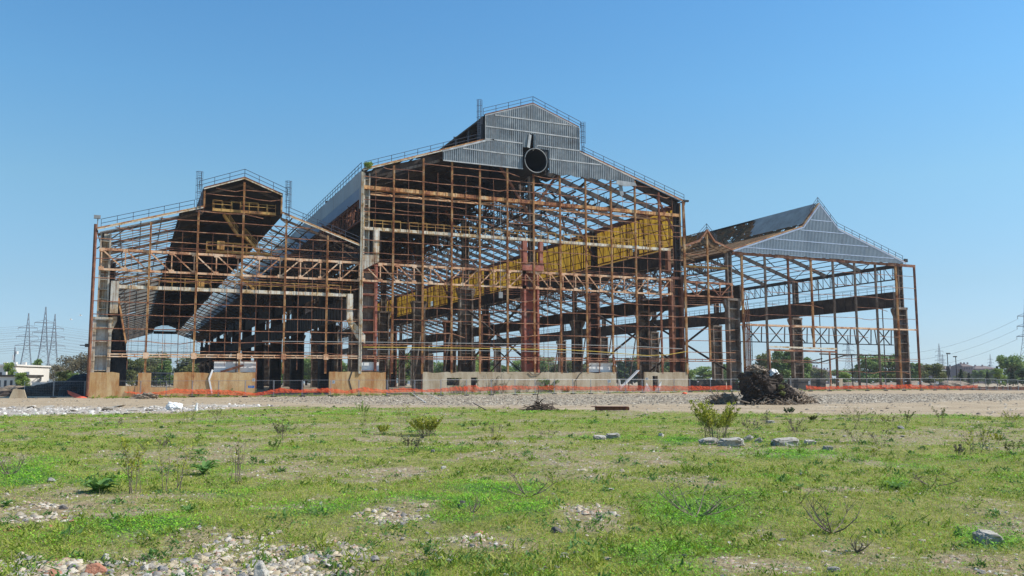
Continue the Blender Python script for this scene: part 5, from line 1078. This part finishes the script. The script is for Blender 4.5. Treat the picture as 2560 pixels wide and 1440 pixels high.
# dead creepers and greens at the wall
def wallplant(px0, px1, n, y0, lab, kind='bare', h=1.8, lf=8):
    p = F(px0, 970, -.3); q = F(px1, 970, -.3); c = (p+q)/2; o = thing('creeper', lab, 'plant', (c[0], -.2, 0)); o['_o'] = [0, 0, 0]; b = MB(); cs = []; rs = []
    for i in range(n):
        x = random.uniform(p[0], q[0])-c[0]; H = h*random.uniform(.4, 1.2); t = [np.array((x, 0, 0)), np.array((x+random.uniform(-.3, .4), -.1, H*.5)), np.array((x+random.uniform(-.5, .8), 0, H))]; b.tube(t, [.03, .02, .01], 4); cs += t[1:]; rs += [.25, .3]
    b.build('stem', M['bark'], o); f = bpy.data.objects.new('foliage', leaf_cloud(lf*n, cs, rs, .12, M['leaf_'+kind], 'foliage')); COL.objects.link(f); f.parent = o
wallplant(1115, 1200, 14, 970, 'dead climbing creeper by the small wall openings', 'olive', 2.0, 10); wallplant(1215, 1275, 13, 970, 'dry brown creeper reaching the top of the beige wall', 'bare', 2.6, 12); wallplant(1290, 1330, 5, 970, 'dry stalk plant against the beige wall', 'bare', 1.4, 10); wallplant(1350, 1385, 10, 965, 'bright green bush before the dark wall opening', 'mid', 1.7, 90); wallplant(1400, 1430, 6, 970, 'straggly green weed right of the green bush', 'olive', 1.3, 20); wallplant(480, 640, 12, 980, 'scattered weeds along the rust stained wall', 'mid', .7, 30)
wallplant(1840, 1858, 6, 960, 'dark shrub at column foot left of the mound', 'dark', 1.6, 80)
o = stems(0, 0, 1, 1, 1, 'x') if False else None
b = leaf_cloud(500, [(0, 0, 0), (.3, 0, .3), (-.2, 0, .2)], [.5, .4, .35], .16, M['leaf_light'], 'roof_weed'); o = link(b, 'roof_weed'); o.location = (-22.2, -.2, 31.9); tag(o, 'green weed growing on the left roof corner of the tallest hall', 'plant')

# ------------------------------------------------------------------ debris mound
M['earth'] = stone('dark_root_earth', (.014, .009, .007), (.04, .026, .019), (.11, .078, .058), 4); M['rootdebris'] = stone('brown_root_debris', (.09, .062, .043), (.22, .165, .115), (.4, .32, .24), 6)
c = G(1926, 1011); dm = thing('debris_mound', 'big dark clod of earth and roots topped by white rag and grey rubble', 'debris', (c[0], c[1], 0))
for dx, dy, z, sx_, sy_, sz_, sd_, rg, jg, bx_ in ((-.45, .4, 1.15, 1.35, 1.2, 1.15, 3, .2, .12, .62), (1.15, .3, .75, .85, .9, .85, 4, .28, .16, .8), (-.3, -.1, .35, 1.7, 1.3, .6, 6, .25, .16, .8), (.3, -.4, .8, .9, .8, .7, 7, .3, .18, .8), (-1.2, .2, 1.5, .7, .8, .6, 8, .3, .15, .7), (1.5, -.1, .35, .9, .8, .45, 9, .3, .2, .9), (.35, .4, 1.7, .7, .6, .4, 10, .35, .18, .9)):
    lump('earth_clod', c[0]+dx, c[1]+dy, z, sx_, sy_, sz_, sd_, M['earth'], parent=dm, rough=rg, jag=jg, boxy=bx_)
lump('white_rag', c[0]+.3, c[1]-.1, 2.2, .42, .35, .4, 9, M['white'], sub=4, parent=dm, rough=.2, jag=.05); lump('grey_rubble_cap', c[0]-.7, c[1]+.3, 2.6, .62, .5, .3, 12, M['rootdebris'], sub=4, parent=dm, rough=.35, jag=.2)
b = MB(); rd = random.Random(9)
for i in range(900):
    side = rd.random(); 
    if side < .55: p = np.array((c[0]+1.7+rd.gauss(.7, .8), c[1]+rd.gauss(.2, .5), 0)); p[2] = max(.05, (1.2-.42*(p[0]-c[0]-1.4)))*rd.random()
    elif side < .8: p = np.array((c[0]-2.6+rd.gauss(0, .6), c[1]+rd.gauss(2.2, .5), 0)); p[2] = rd.random()*.7
    else: p = np.array((c[0]+rd.gauss(-.2, 1.4), c[1]+rd.gauss(-1.3, .3), rd.random()*.3))
    d = np.array((rd.gauss(0, 1), rd.gauss(0, 1), rd.gauss(0, .7))); b.tube([p, p+d*.18, p+d*.3], [.05, .04, .01], 4)
b.build('root_tangle', M['rootdebris'], dm)
lump('debris_heap', c[0]+2.2, c[1]+.5, .2, 1.9, 1.1, 1.05, 15, M['rootdebris'], parent=dm, rough=.25, jag=.15); lump('debris_heap', c[0]-2.7, c[1]+2.2, .1, 1.0, .8, .6, 16, M['rootdebris'], parent=dm, rough=.25, jag=.15)
b = leaf_cloud(160, [(c[0]+.0, c[1]-1.25, 1.3), (c[0], c[1]-1.3, .8)], [.22, .2], .1, M['leaf_olive'], 'green_sprig'); o = link(b, 'green_sprig'); o.parent = dm; o.location = (-c[0], -c[1], 0)
c = G(1531, 1027); b = MB(); b.box((-1.0, -.45, .02), (.95, .45, .2)); b.bar((-1.25, -.1, .24), (.9, -.1, .22), .9, .03); o = b.build('rusty_steel_slab', M['darkred']); o.location = (c[0], c[1], .02); o.rotation_euler = (0, 0, -.42); tag(o, 'dark rusty steel slab lying on the grass edge', 'steel slab')
c = G(432, 1025); lump('white_sack', c[0], c[1], .18, .5, .4, .3, 21, M['white'], 4, .3, label='white crumpled sack on the rubble strip at left', cat='sack', jag=.12)
c = G(1012*.5-16, 1026); b = MB()
b.tube([(0, 0, 0), (0.05, 0, .5)], [.12, .02], 6); o = b.build('white_cone', M['white']); o.location = (c[0], c[1], 0); tag(o, 'tiny white pointed object on the grass edge near the sack', 'marker')
c = G(365, 997); lump('brush_heap', c[0], c[1], .15, 1.3, .6, .45, 25, M['rootdebris'], 4, .3, label='low brown debris heap before the barred window', cat='debris', jag=.2)
rd = random.Random(14)
for i in range(26):
    x = rd.uniform(60, 420); y = rd.uniform(1018, 1036); put_stone(x, y, rd.uniform(16, 34), 's_conc', 'broken whitish slab in the rubble strip at far left', 'broken slabs in the left rubble strip', .35, 'concrete_slab', 'concrete', 1.5, rnd=rd)
for i, (x0, y0, x1, y1) in enumerate(((685, 985, 725, 1008), (720, 985, 760, 1000), (1185, 1020, 1215, 1027))):
    p, q = G(x0+340*(i < 2), y0), G(x1+340*(i < 2), y1); b = MB(); b.bar(p+(0, 0, .3), q+(0, 0, .05), .045, .045); o = b.build('timber_pole', M['white' if i < 2 else 'dark']); tag(o, ['long pale pole leaning on the gravel bank', 'short pale pole beside the long one', 'dark bar lying in grass left of the root heap'][i], 'pole')

# ------------------------------------------------------------------ mound & things behind the fence
lump('earth_bank', *Dp(150, 985, 122)[:2], -.2, 7.5, 3, 2.0, 31, M['earth'], 5, .12, label='dark overgrown earth bank behind the fence at left', cat='earth bank')
lump('earth_bank', *Dp(40, 985, 128)[:2], -.3, 6.5, 3, 1.6, 32, M['rootdebris'], 5, .14, label='brown earth bank at the far left edge', cat='earth bank')
lump('dark_culvert', *Dp(212, 985, 118)[:2], 0, 3.2, 3, 3.0, 33, M['black'], 4, .05, label='black tarp covered heap touching the left hall column', cat='heap')
c = Dp(45, 996, 103); b = MB(); b.prism([(-.9, 0), (.9, 0), (.6, 1.0), (-.5, 1.1)][::-1], -.4, .4); o = b.build('concrete_block', M['wallpale']); o.location = (c[0], c[1], 0); tag(o, 'pale sloped concrete block at the left end of the fence', 'concrete block')
for i, (x, y, d, sx) in enumerate(((2140, 958, 205, 9), (2215, 955, 215, 8), (2290, 955, 195, 7), (2370, 962, 190, 6))):
    p = Dp(x, y, d); lump('rubble_hill', p[0], p[1], -.7, sx, 4, 1.9, 40+i, M['rootdebris'], 4, .2, label=('brown rubble hill %s' % ['left in the right hall', 'behind the middle posts of right hall', 'behind the right corner column', 'outside beyond the last post'][i]), cat='rubble hill')
p, q = Dp(2170, 970, 168), Dp(2640, 975, 175); wt_ = thing('brown_wall', 'long low dark brown site wall beyond the fence at right', 'wall', (p[0], p[1], -1)); b = MB(); b.bar((p[0], p[1], -.35), (q[0], q[1], -.35), .3, 1.35); b.build('wall_body', M['darkred'], wt_)
b = MB(); d = (q-p)/24
for i in range(25): e = p+d*i; b.bar((e[0], e[1], -1), (e[0], e[1], .42), .36, .36)
b.build('pier', M['walldark'], wt_)

# ------------------------------------------------------------------ fence
fp = [(60, 995, 104), (107, 995, 104), (153, 994, 105), (220, 990, 106), (350, 992, 106), (617, 991, 104), (1010, 988.7, 105), (1280, 984, 111), (1500, 982.5, 121), (1720, 981, 132), (2000, 980, 136), (2300, 979, 141), (2480, 978, 150), (2620, 977, 160)]
PTS = [Dp(*t) for t in fp]; PTS = [np.array((p[0], p[1], 0.0)) for p in PTS]
seg = [np.linalg.norm(b_-a_) for a_, b_ in zip(PTS[:-1], PTS[1:])]; tot = sum(seg); NP_ = int(tot/3.35)
def along(s_):
    for a_, b_, l in zip(PTS[:-1], PTS[1:], seg):
        if s_ <= l: return a_+(b_-a_)*s_/l
        s_ -= l
    return PTS[-1]
zinc = plain('zinc_tube', (.36, .38, .4), .5, .4, .1); wirem = plain('zinc_wire', (.33, .34, .35), .6, .3, .1)
def fence_meshes(L):
    f = MB(); f.tube([(0, 0, .12), (0, 0, 2.0)], .03, 6); f.tube([(L-.08, 0, .12), (L-.08, 0, 2.0)], .022, 6); f.tube([(0, 0, 2.0), (L-.08, 0, 2.0)], .018, 6); f.tube([(0, 0, .2), (L-.08, 0, .2)], .016, 6)
    wv = MB()
    for z in np.arange(.4, 2.0, .3): wv.bar((0, 0, z), (L-.08, 0, z), .005, .005)
    for x in np.arange(.15, L-.1, .2): wv.bar((x, 0, .2), (x, 0, 2.0), .004, .004)
    ft = MB(); ft.box((-.35, -.12, 0), (.3, .12, .14)); R = []
    for nm, mb_, m_ in (('panel_frame', f, zinc), ('wire_mesh', wv, wirem), ('foot_block', ft, M['walldark'])):
        o = mb_.build(nm, m_); R.append((nm, o.data)); bpy.data.objects.remove(o)
    return R
STR = [(-999, 'before the dark bank left of the halls'), (215, 'before the left hall'), (900, 'before the tall central hall'), (1700, 'before the narrow bay and debris mound'), (1990, 'before the right hall'), (2300, 'beyond the right hall')]; CNT = {}
FM = fence_meshes(3.35); spots = []
for i in range(NP_):
    a_, b_ = along(i*tot/NP_), along((i+1)*tot/NP_); z = gz(a_[0], a_[1]); px_, _, _ = topx(np.array((a_[0], a_[1], 1.0)))
    if 1865 < px_ < 1880: pass
    st = [k for k in range(len(STR)) if px_ >= STR[k][0]][-1]; CNT[st] = CNT.get(st, -1)+1
    o = thing('fence_panel', ORD[CNT[st]]+' mesh fence panel from the left '+STR[st][1], 'fence panel', (a_[0], a_[1], z), 'mesh fence panels standing along the building'); o['_o'] = [0, 0, 0]
    for nm, me_ in FM: c = bpy.data.objects.new(nm, me_); COL.objects.link(c); c.parent = o
    o.rotation_euler = (0, 0, math.atan2(b_[1]-a_[1], b_[0]-a_[0])); o.scale = (np.linalg.norm(b_-a_)/3.35, 1, 1)
# signs on the fence
def sign(px, py, dep, w_, h_, lab, mat='white', marks=True):
    p = Dp(px, py, dep); o = thing('sign', lab, 'sign', p); ang = -YAW*.9
    b = MB(); b.box((-w_/2, -.01, -h_/2), (w_/2, .01, h_/2)); c = b.build('sign_plate', M[mat]); c.parent = o
    if marks:
        b = MB()
        for i in range(3): b.box((-w_*.35, -.016, h_*(.2-.2*i)), (w_*(.3-.1*i), -.012, h_*(.26-.2*i)))
        c = b.build('sign_lettering', M['dark' if mat == 'white' else 'white']); c.parent = o
    o.rotation_euler = (0, 0, ang)
M['blue'] = plain('blue_sign', (.06, .22, .6), .5)
for x, y, d, w_, h_, lab, mt in ((628, 967, 103.6, .75, .28, 'small blue sign with white marks on the fence', 'blue'), (634, 950, 103.6, .33, .34, 'small white notice above the blue sign', 'white'), (834, 955, 104, .33, .36, 'white notice on the fence before the cracked wall', 'white'), (1222*1.0-200, 956, 104.6, .3, .4, 'white notice on the fence in the second gateway', 'white'), (1523, 953, 121.5, .45, .4, 'pale notice on the fence at the end of the beige wall', 'white'), (1617, 947, 126, .4, .3, 'white notice near the doorway wall', 'white'), (2023, 957, 135.5, .3, .5, 'white notice right of the debris mound', 'white'), (2296, 958, 140.5, .25, .45, 'tilted white notice at the right corner post', 'white'), (2343, 957, 143, .5, .4, 'pair like white notice beyond the corner post', 'white'), (2502, 955, 151, .25, .35, 'right most white notice on the fence', 'white')):
    sign(x, y, d, w_, h_, lab, mt)
for x in (2067, 2097, 2142, 2183, 2228, 2264, 2305, 1745, 1848): sign(x, 954, 138 if x > 1900 else 133, .28, .16, 'tiny white tag wired to a fence post', 'white', False)
for o in [o for o in COL.objects if o.get('label') == 'tiny white tag wired to a fence post']: o['group'] = 'tiny white tags on fence posts'
# orange netting
nm_, nt, bs = newmat('orange_netting'); v = coords(nt, False); n = noise(nt, v, 1.5, 5); nt.links.new(ramp(nt, n, [(.3, (.85, .09, .03)), (.7, (.95, .2, .09))]), bs.inputs['Base Color']); bs.inputs['Roughness'].default_value = .7
tp = nt.nodes.new('ShaderNodeBsdfTransparent'); mx = nt.nodes.new('ShaderNodeMixShader'); nn = noise(nt, v, 9, 3); nt.links.new(math_(nt, 'MULTIPLY', ramp(nt, nn, [(.35, (.3, .3, .3)), (.65, (1, 1, 1))]), .62), mx.inputs[0])
trl = nt.nodes.new('ShaderNodeBsdfTranslucent'); nt.links.new(bs.inputs['Base Color'].links[0].from_socket, trl.inputs[0]); m2 = nt.nodes.new('ShaderNodeMixShader'); m2.inputs[0].default_value = .5; nt.links.new(bs.outputs[0], m2.inputs[1]); nt.links.new(trl.outputs[0], m2.inputs[2])
nt.links.new(m2.outputs[0], mx.inputs[1]); nt.links.new(tp.outputs[0], mx.inputs[2]); nt.links.new(mx.outputs[0], nt.nodes['Material Output'].inputs[0]); M['orange'] = nm_
def netting(pts, lab, off=-.5, wig=.12):
    """pts: (px, ytop, ybottom) beside the fence line"""
    b = MB(); V = []; xs = np.arange(pts[0][0], pts[-1][0], 5.0)
    for x in xs:
        dep = np.interp(x, [t[0] for t in fp], [t[2] for t in fp])+off; yt = np.interp(x, [p[0] for p in pts], [p[1] for p in pts])-2+random.uniform(-1.3, 1.3); yb = np.interp(x, [p[0] for p in pts], [p[2] for p in pts])
        for k in range(4): y = yt+(yb-yt)*k/3; V.append(Dp(x, y, dep+random.uniform(-wig, wig)+.25*k))
    b.add(V, [(4*i+k, 4*i+k+1, 4*i+4+k+1, 4*i+4+k) for i in range(len(xs)-1) for k in range(3)]); o = b.build('safety_netting', M['orange']); tag(o, lab, 'netting'); return o
netting([(245, 986, 990), (300, 979, 984), (350, 984, 989), (390, 983, 988), (440, 973, 983), (480, 975, 985), (540, 976, 985), (580, 978, 988), (640, 984, 990), (700, 972, 982), (750, 977, 982), (810, 972, 981), (870, 978, 984), (905, 970, 980), (960, 977, 983), (1010, 971, 980), (1060, 976, 980), (1090, 975, 981), (1140, 968, 977), (1175, 970, 979)], 'thin orange safety netting sagging before the stained walls')
netting([(1160, 967, 978), (1187, 964, 980), (1200, 970, 978), (1260, 966, 975), (1330, 967, 974), (1400, 966, 976), (1470, 969, 976), (1500, 967, 976), (1560, 966, 978), (1620, 966, 979), (1700, 967, 977), (1780, 967, 975), (1835, 966, 975)], 'wide orange safety netting along the beige wall to the debris mound')
netting([(2015, 966, 974), (2060, 969, 974), (2150, 966, 973), (2260, 963, 972), (2330, 966, 973), (2400, 967, 972), (2450, 963, 969)], 'orange safety netting strip right of the debris mound')
b = MB(); A0 = Dp(168, 977, 105.5); V = [Dp(168, 976, 105.5), Dp(190, 984, 105), Dp(222, 996, 103), Dp(170, 984, 105.3), Dp(185, 994, 104), Dp(210, 999, 102.5)]
b.add(V+[p+np.array((.05, .15, 0)) for p in V], [(0, 3, 4, 1), (1, 4, 5, 2), (6, 7, 10, 9), (7, 8, 11, 10), (0, 1, 7, 6), (1, 2, 8, 7)]); M['solidorange'] = plain('orange_fabric', (.8, .12, .05), .7); o = b.build('safety_netting', M['solidorange']); tag(o, 'bright orange netting pulled taut to the ground left of the hall', 'netting')
for x, y, lab in ((350, 994, 'small orange scrap before the stained wall'), (1711, 1012*.5+479, 'small orange scrap on the gravel near the mound')):
    p = G(x, y); lump('orange_scrap', p[0], p[1], .08, .35, .2, .13, 50, M['solidorange'], 3, .3, label=lab, cat='scrap', jag=.2)
# white scrap metal in right gateway
c = F(1560, 955, -2.0); b = MB(); b.bar((c[0]-.9, -2, .5), (c[0]+2.6, -2, 3.4), .7, .12); b.bar((c[0]-.7, -2, .3), (c[0]-.9, -2, 2.0), .5, .1); b.prism([(c[0]+3.6, .2), (c[0]+5, .2), (c[0]+4.1, 1.5)][::-1], -2, -1.9); b.prism([(c[0]+5.6, .2), (c[0]+6.6, .3), (c[0]+6.9, 1.7)][::-1], -2, -1.9); o = b.build('bent_sheet_scrap', M['white']); tag(o, 'bent white sheet metal scrap leaning in the right gateway', 'scrap metal')

# ------------------------------------------------------------------ pylons, poles, buildings
M['pylon'] = plain('pylon_steel', (.22, .24, .27), .6, .3, .1); M['pylonw'] = plain('pale_pylon_steel', (.5, .5, .5), .6, .2, .1)
def pylon_mesh():
    b = MB(); H = 50.0
    def hw(z): return 5.4-3.6*(z/26)**.85 if z < 26 else max(.12, 1.8*(1-(z-26)/24*.95))
    zs = [0, 4.5, 9, 13, 17, 20.5, 23.5, 26, 28.5, 31, 33.5, 36, 38.5, 41, 44, 47, 50]
    for z0_, z1_ in zip(zs[:-1], zs[1:]):
        c0 = [(s1*hw(z0_), s2*hw(z0_), z0_) for s1, s2 in ((-1,-1),(1,-1),(1,1),(-1,1))]; c1 = [(s1*hw(z1_), s2*hw(z1_), z1_) for s1, s2 in ((-1,-1),(1,-1),(1,1),(-1,1))]
        for k in range(4):
            j = (k+1) % 4; b.bar(c0[k], c1[k], .24, .24); b.bar(c0[k], c1[j], .09, .09); b.bar(c0[j], c1[k], .09, .09)
    for z, L in ((28, 7.2), (34, 6.6), (40, 5.8)):
        for s_ in (-1, 1):
            for yy in (-.8, .8): b.bar((0, yy, z), (s_*L, 0, z-.1), .36, .36)
            b.bar((0, 0, z+1.9), (s_*L, 0, z), .18, .18); b.bar((s_*L, 0, z), (s_*L, 0, z-1.9), .18, .18)
    return b
pyb = pylon_mesh().build('lattice', M['pylon']); pym = pyb.data; bpy.data.objects.remove(pyb); pyb = pylon_mesh().build('lattice', M['pylonw']); pymw = pyb.data; bpy.data.objects.remove(pyb)
TIP = []
for x, yt, dep, rot, lab, me_ in ((72, 783, 480, .6, 'left most of three lattice pylons at far left', pym), (115, 767, 430, .6, 'tallest middle one of three lattice pylons at far left', pym), (138, 785, 470, .6, 'right one of three lattice pylons near the left hall', pym), (413, 846, 620, .3, 'pale lattice pylon seen through the left hall, left one', pymw), (468, 848, 640, .3, 'pale lattice pylon seen through the left hall, right one', pymw),
    (2119, 838, 520, .2, 'lattice pylon seen through the right hall', pym), (2347, 859, 900, .2, 'taller of two close lattice pylons above the apartments', pym), (2356, 885, 1050, .2, 'smaller of two close lattice pylons above the apartments', pym), (2475, 885, 1000, .2, 'lone small lattice pylon behind the right apartments', pym), (2562, 748, 330, .2, 'big lattice pylon cut by the right edge', pym), (1433, 900, 700, .2, 'faint lattice pylon seen between central columns', pym), (1470, 902, 900, .2, 'faint lattice pylon seen right of the yellowish tower block', pym)):
    p = Dp(x, yt, dep); h = p[2]; o = thing('pylon', lab, 'pylon', (p[0], p[1], 0)); o['_o'] = [0, 0, 0]; c = bpy.data.objects.new('lattice', me_); COL.objects.link(c); c.parent = o; o.scale = (h/50,)*3; o.rotation_euler = (0, 0, rot-YAW); TIP.append((p, h, rot-YAW))
def cable(a, b_, sag, lab, r=.05):
    m_ = MB(); pts = [a+(b_-a)*t+np.array((0, 0, -4*sag*t*(1-t))) for t in np.linspace(0, 1, 14)]; m_.tube(pts, r, 3); o = m_.build('power_cable', M['pylon']); tag(o, lab, 'power cable', 'power cables strung between the pylons')
def arm(i, z, s_, L): p, h, r = TIP[i]; k = h/50; return np.array((p[0]+math.cos(r)*s_*L*k, p[1]+math.sin(r)*s_*L*k, (z-1.9)*k))
for i, (z, L) in enumerate(((28, 7.2), (34, 6.6), (40, 5.8))):
    for pi in (0, 1, 2):
        for s_ in (-1, 1):
            a = arm(pi, z, s_, L); cable(a, a+np.array((-330, -60, -3)), 9, 'thin power cable running left from a far left pylon')
            cable(a, a+np.array((420, 120, 2)), 14, 'thin power cable running right behind the left hall', .05)
for i, (z, L) in enumerate(((28, 7.2), (34, 6.6), (40, 5.8))):
    a = arm(9, z, -1, L); e = arm(5, z, 1, L); cable(a, e, 8, 'thin power cable left of the big right pylon', .045)
for o in [o for o in COL.objects if o.get('category') == 'power cable']: o['group'] = o['label'].replace('thin power cable', 'power cables')
p = Dp(38, 868, 300); o = thing('phone_mast', 'slim phone mast with antenna drum above the white building', 'mast', (p[0], p[1], 0)); b = MB(); b.tube([(p[0], p[1], 0), (p[0], p[1], p[2])], [.45, .2], 8); b.build('mast_pole', M['pylon'], o); b = MB(); b.tube([(p[0]+.6, p[1], p[2]-2.4), (p[0]+.6, p[1], p[2]-1.4)], .5, 8); b.tube([(p[0]-.5, p[1], p[2]-4.5), (p[0]-.5, p[1], p[2]-2.6)], .2, 6); b.build('antenna', M['white'], o)
for x, yt, lab, sg in ((2368, 884, 'left street lamp with black signal box, right of the halls', True), (2389, 892, 'right street lamp beyond the fence', False)):
    dep = 230; p = Dp(x, yt, dep); o = thing('street_lamp', lab, 'street lamp', (p[0], p[1], -1)); b = MB(); b.tube([(p[0], p[1], -1), (p[0], p[1], p[2])], [.14, .09], 8); b.build('pole', M['black'], o); b = MB(); b.box((p[0]-.75 if not sg else p[0]-.2, p[1]-.2, p[2]-.1), (p[0]+.3 if not sg else p[0]+1.0, p[1]+.2, p[2]+.18)); b.build('lamp_head', M['black'], o)
    if sg:
        q = Dp(2367, 921, dep); b = MB(); b.box((q[0]-.45, q[1]-.5, q[2]-.6), (q[0]+.45, q[1]-.2, q[2]+.6)); b.box((q[0]-.45, q[1]-.5, q[2]-1.9), (q[0]+.45, q[1]-.2, q[2]-.7)); b.build('signal_box', M['black'], o); b = MB(); b.bar((q[0]-2.4, q[1]-.3, q[2]-.5), (q[0], q[1]-.3, q[2]-.5), .1, .1); b.build('signal_arm', M['white'], o)
M['brickbl'] = plain('purple_brown_brick', (.2, .16, .17), .9, 0, .15, .3); M['roofbr'] = plain('brown_roof', (.16, .12, .11), .9); M['yelbl'] = plain('pale_yellow_render', (.55, .47, .3), .9, 0, .1, .2); M['whitebl'] = plain('off_white_render', (.66, .64, .6), .9, 0, .06, .2); M['glass'] = plain('dark_window', (.04, .045, .06), .3)
def building(x0, x1, ytop, dep, z0, mat, roofm, lab, fl=4, wn=8, hip=True, gl=True, depth=14):
    a, e = Dp(x0, ytop, dep), Dp(x1, ytop, dep); W = np.linalg.norm((e-a)[:2]); H = (a[2]+e[2])/2-z0; c = (a+e)/2; o = thing('building', lab, 'building', (c[0], c[1], z0)); o['_o'] = [0, 0, 0]; o.rotation_euler = (0, 0, -YAW+.12)
    rh_ = min(H*.2, 2.2) if hip else .4; Hw = H-rh_; b = MB(); b.box((-W/2, 0, 0), (W/2, depth, Hw)); b.build('wall', M[mat]).parent = o
    b = MB()
    if hip: b.add([(-W/2-.5, -.5, Hw), (W/2+.5, -.5, Hw), (W/2+.5, depth+.5, Hw), (-W/2-.5, depth+.5, Hw), (-W/4, depth/2, H), (W/4, depth/2, H)], [(0,1,5,4), (1,2,5), (2,3,4,5), (3,0,4), (3,2,1,0)])
    else: b.box((-W/2-.3, -.3, Hw), (W/2+.3, depth+.3, H))
    b.build('roof', M[roofm]).parent = o
    b = MB()
    for k in range(3): u = -W/3+W/3*k; b.box((u, depth*.3, H-.5), (u+.8, depth*.3+.8, H+.7))
    b.build('chimney', M[mat]).parent = o
    if gl:
        for f in range(fl):
            for k in range(wn):
                z = Hw*(f+.3)/fl; u = -W/2+W*(k+.3)/wn; b = MB(); b.box((u, -.08, z), (u+W*.4/wn, -.02, z+Hw*.45/fl)); b.build('window', M['glass']).parent = o
building(2325, 2397, 914, 620, -1, 'brickbl', 'roofbr', 'left brownish apartment block beyond the street lamps', 3, 8); building(2406, 2433, 908, 600, -1, 'brickbl', 'roofbr', 'taller middle apartment block between the other two', 4, 4); building(2436, 2494, 914, 620, -1, 'brickbl', 'roofbr', 'right brownish apartment block before the large tree', 3, 7)
building(2030, 2052, 915, 640, -1, 'brickbl', 'roofbr', 'dark tower block seen through right hall', 4, 3); building(2054, 2080, 922, 640, -1, 'brickbl', 'roofbr', 'lower dark block seen through right hall', 3, 4)
building(1351, 1387, 905, 520, 0, 'yelbl', 'yelbl', 'pale yellowish tower block seen beside the red central column', 6, 5, False); building(1500, 1545, 918, 620, 0, 'whitebl', 'roofbr', 'pale low block seen behind white panels', 3, 5); building(1706, 1732, 921, 560, 0, 'whitebl', 'roofbr', 'small pale house under the narrow bay', 2, 3)
building(-30, 38, 911, 210, 0, 'whitebl', 'whitebl', 'white flat industrial building at far left edge', 1, 3, False, depth=20); building(-20, 64, 937, 190, 0, 'whitebl', 'walldark', 'low grey shed before the white building', 1, 6, False, depth=8)
p, q = Dp(82, 945, 180), Dp(150, 945, 180); o = thing('boundary_wall', 'long white boundary wall below the pylons', 'wall', ((p+q)/2*np.array((1, 1, 0)))); b = MB(); b.bar((p[0], p[1], .9), (q[0], q[1], .9), .3, 2.2); b.build('wall_body', M['whitebl'], o)
for x, y, d in ((142, 794.6, 60), (201, 789, 60), (177, 799, 62)): pass
M['bird'] = plain('white_bird', (.75, .75, .75), .8)
for x, y, lab in ((177, 799, 'lower white bird flying right of the pylons'), (201, 789, 'upper white bird flying near the left hall')):
    p = Dp(x, y, 70); b = MB(); b.tube([(-.12, 0, 0), (0, 0, .01), (.14, 0, 0)], [.01, .04, .015], 6); b.add([(0, 0, .02), (-.05, .18, .08), (.05, .18, .08), (.04, 0, .02), (-.05, -.18, .08), (.05, -.18, .08)], [(0, 1, 2, 3), (0, 3, 5, 4)]); o = b.build('bird', M['bird']); o.location = tuple(p); tag(o, lab, 'bird')
for o in COL.objects:
    if '_o' in o.keys(): del o['_o']
for o in COL.objects:
    if o.parent is None and o.get('label') and not o.get('kind'): o['kind'] = 'thing'
hb = MB(); hb.box((-4200, -4200, -4), (4200, 4200, 62)); hm = bpy.data.materials.new('pale_air'); hm.use_nodes = True; nt = hm.node_tree; nt.nodes.remove(nt.nodes['Principled BSDF'])
pv = nt.nodes.new('ShaderNodeVolumePrincipled'); pv.inputs['Color'].default_value = (.86, .92, 1, 1); pv.inputs['Density'].default_value = .00014; pv.inputs['Anisotropy'].default_value = .3; nt.links.new(pv.outputs[0], nt.nodes['Material Output'].inputs['Volume'])
hzo = hb.build('haze', hm); tag(hzo, kind='stuff')
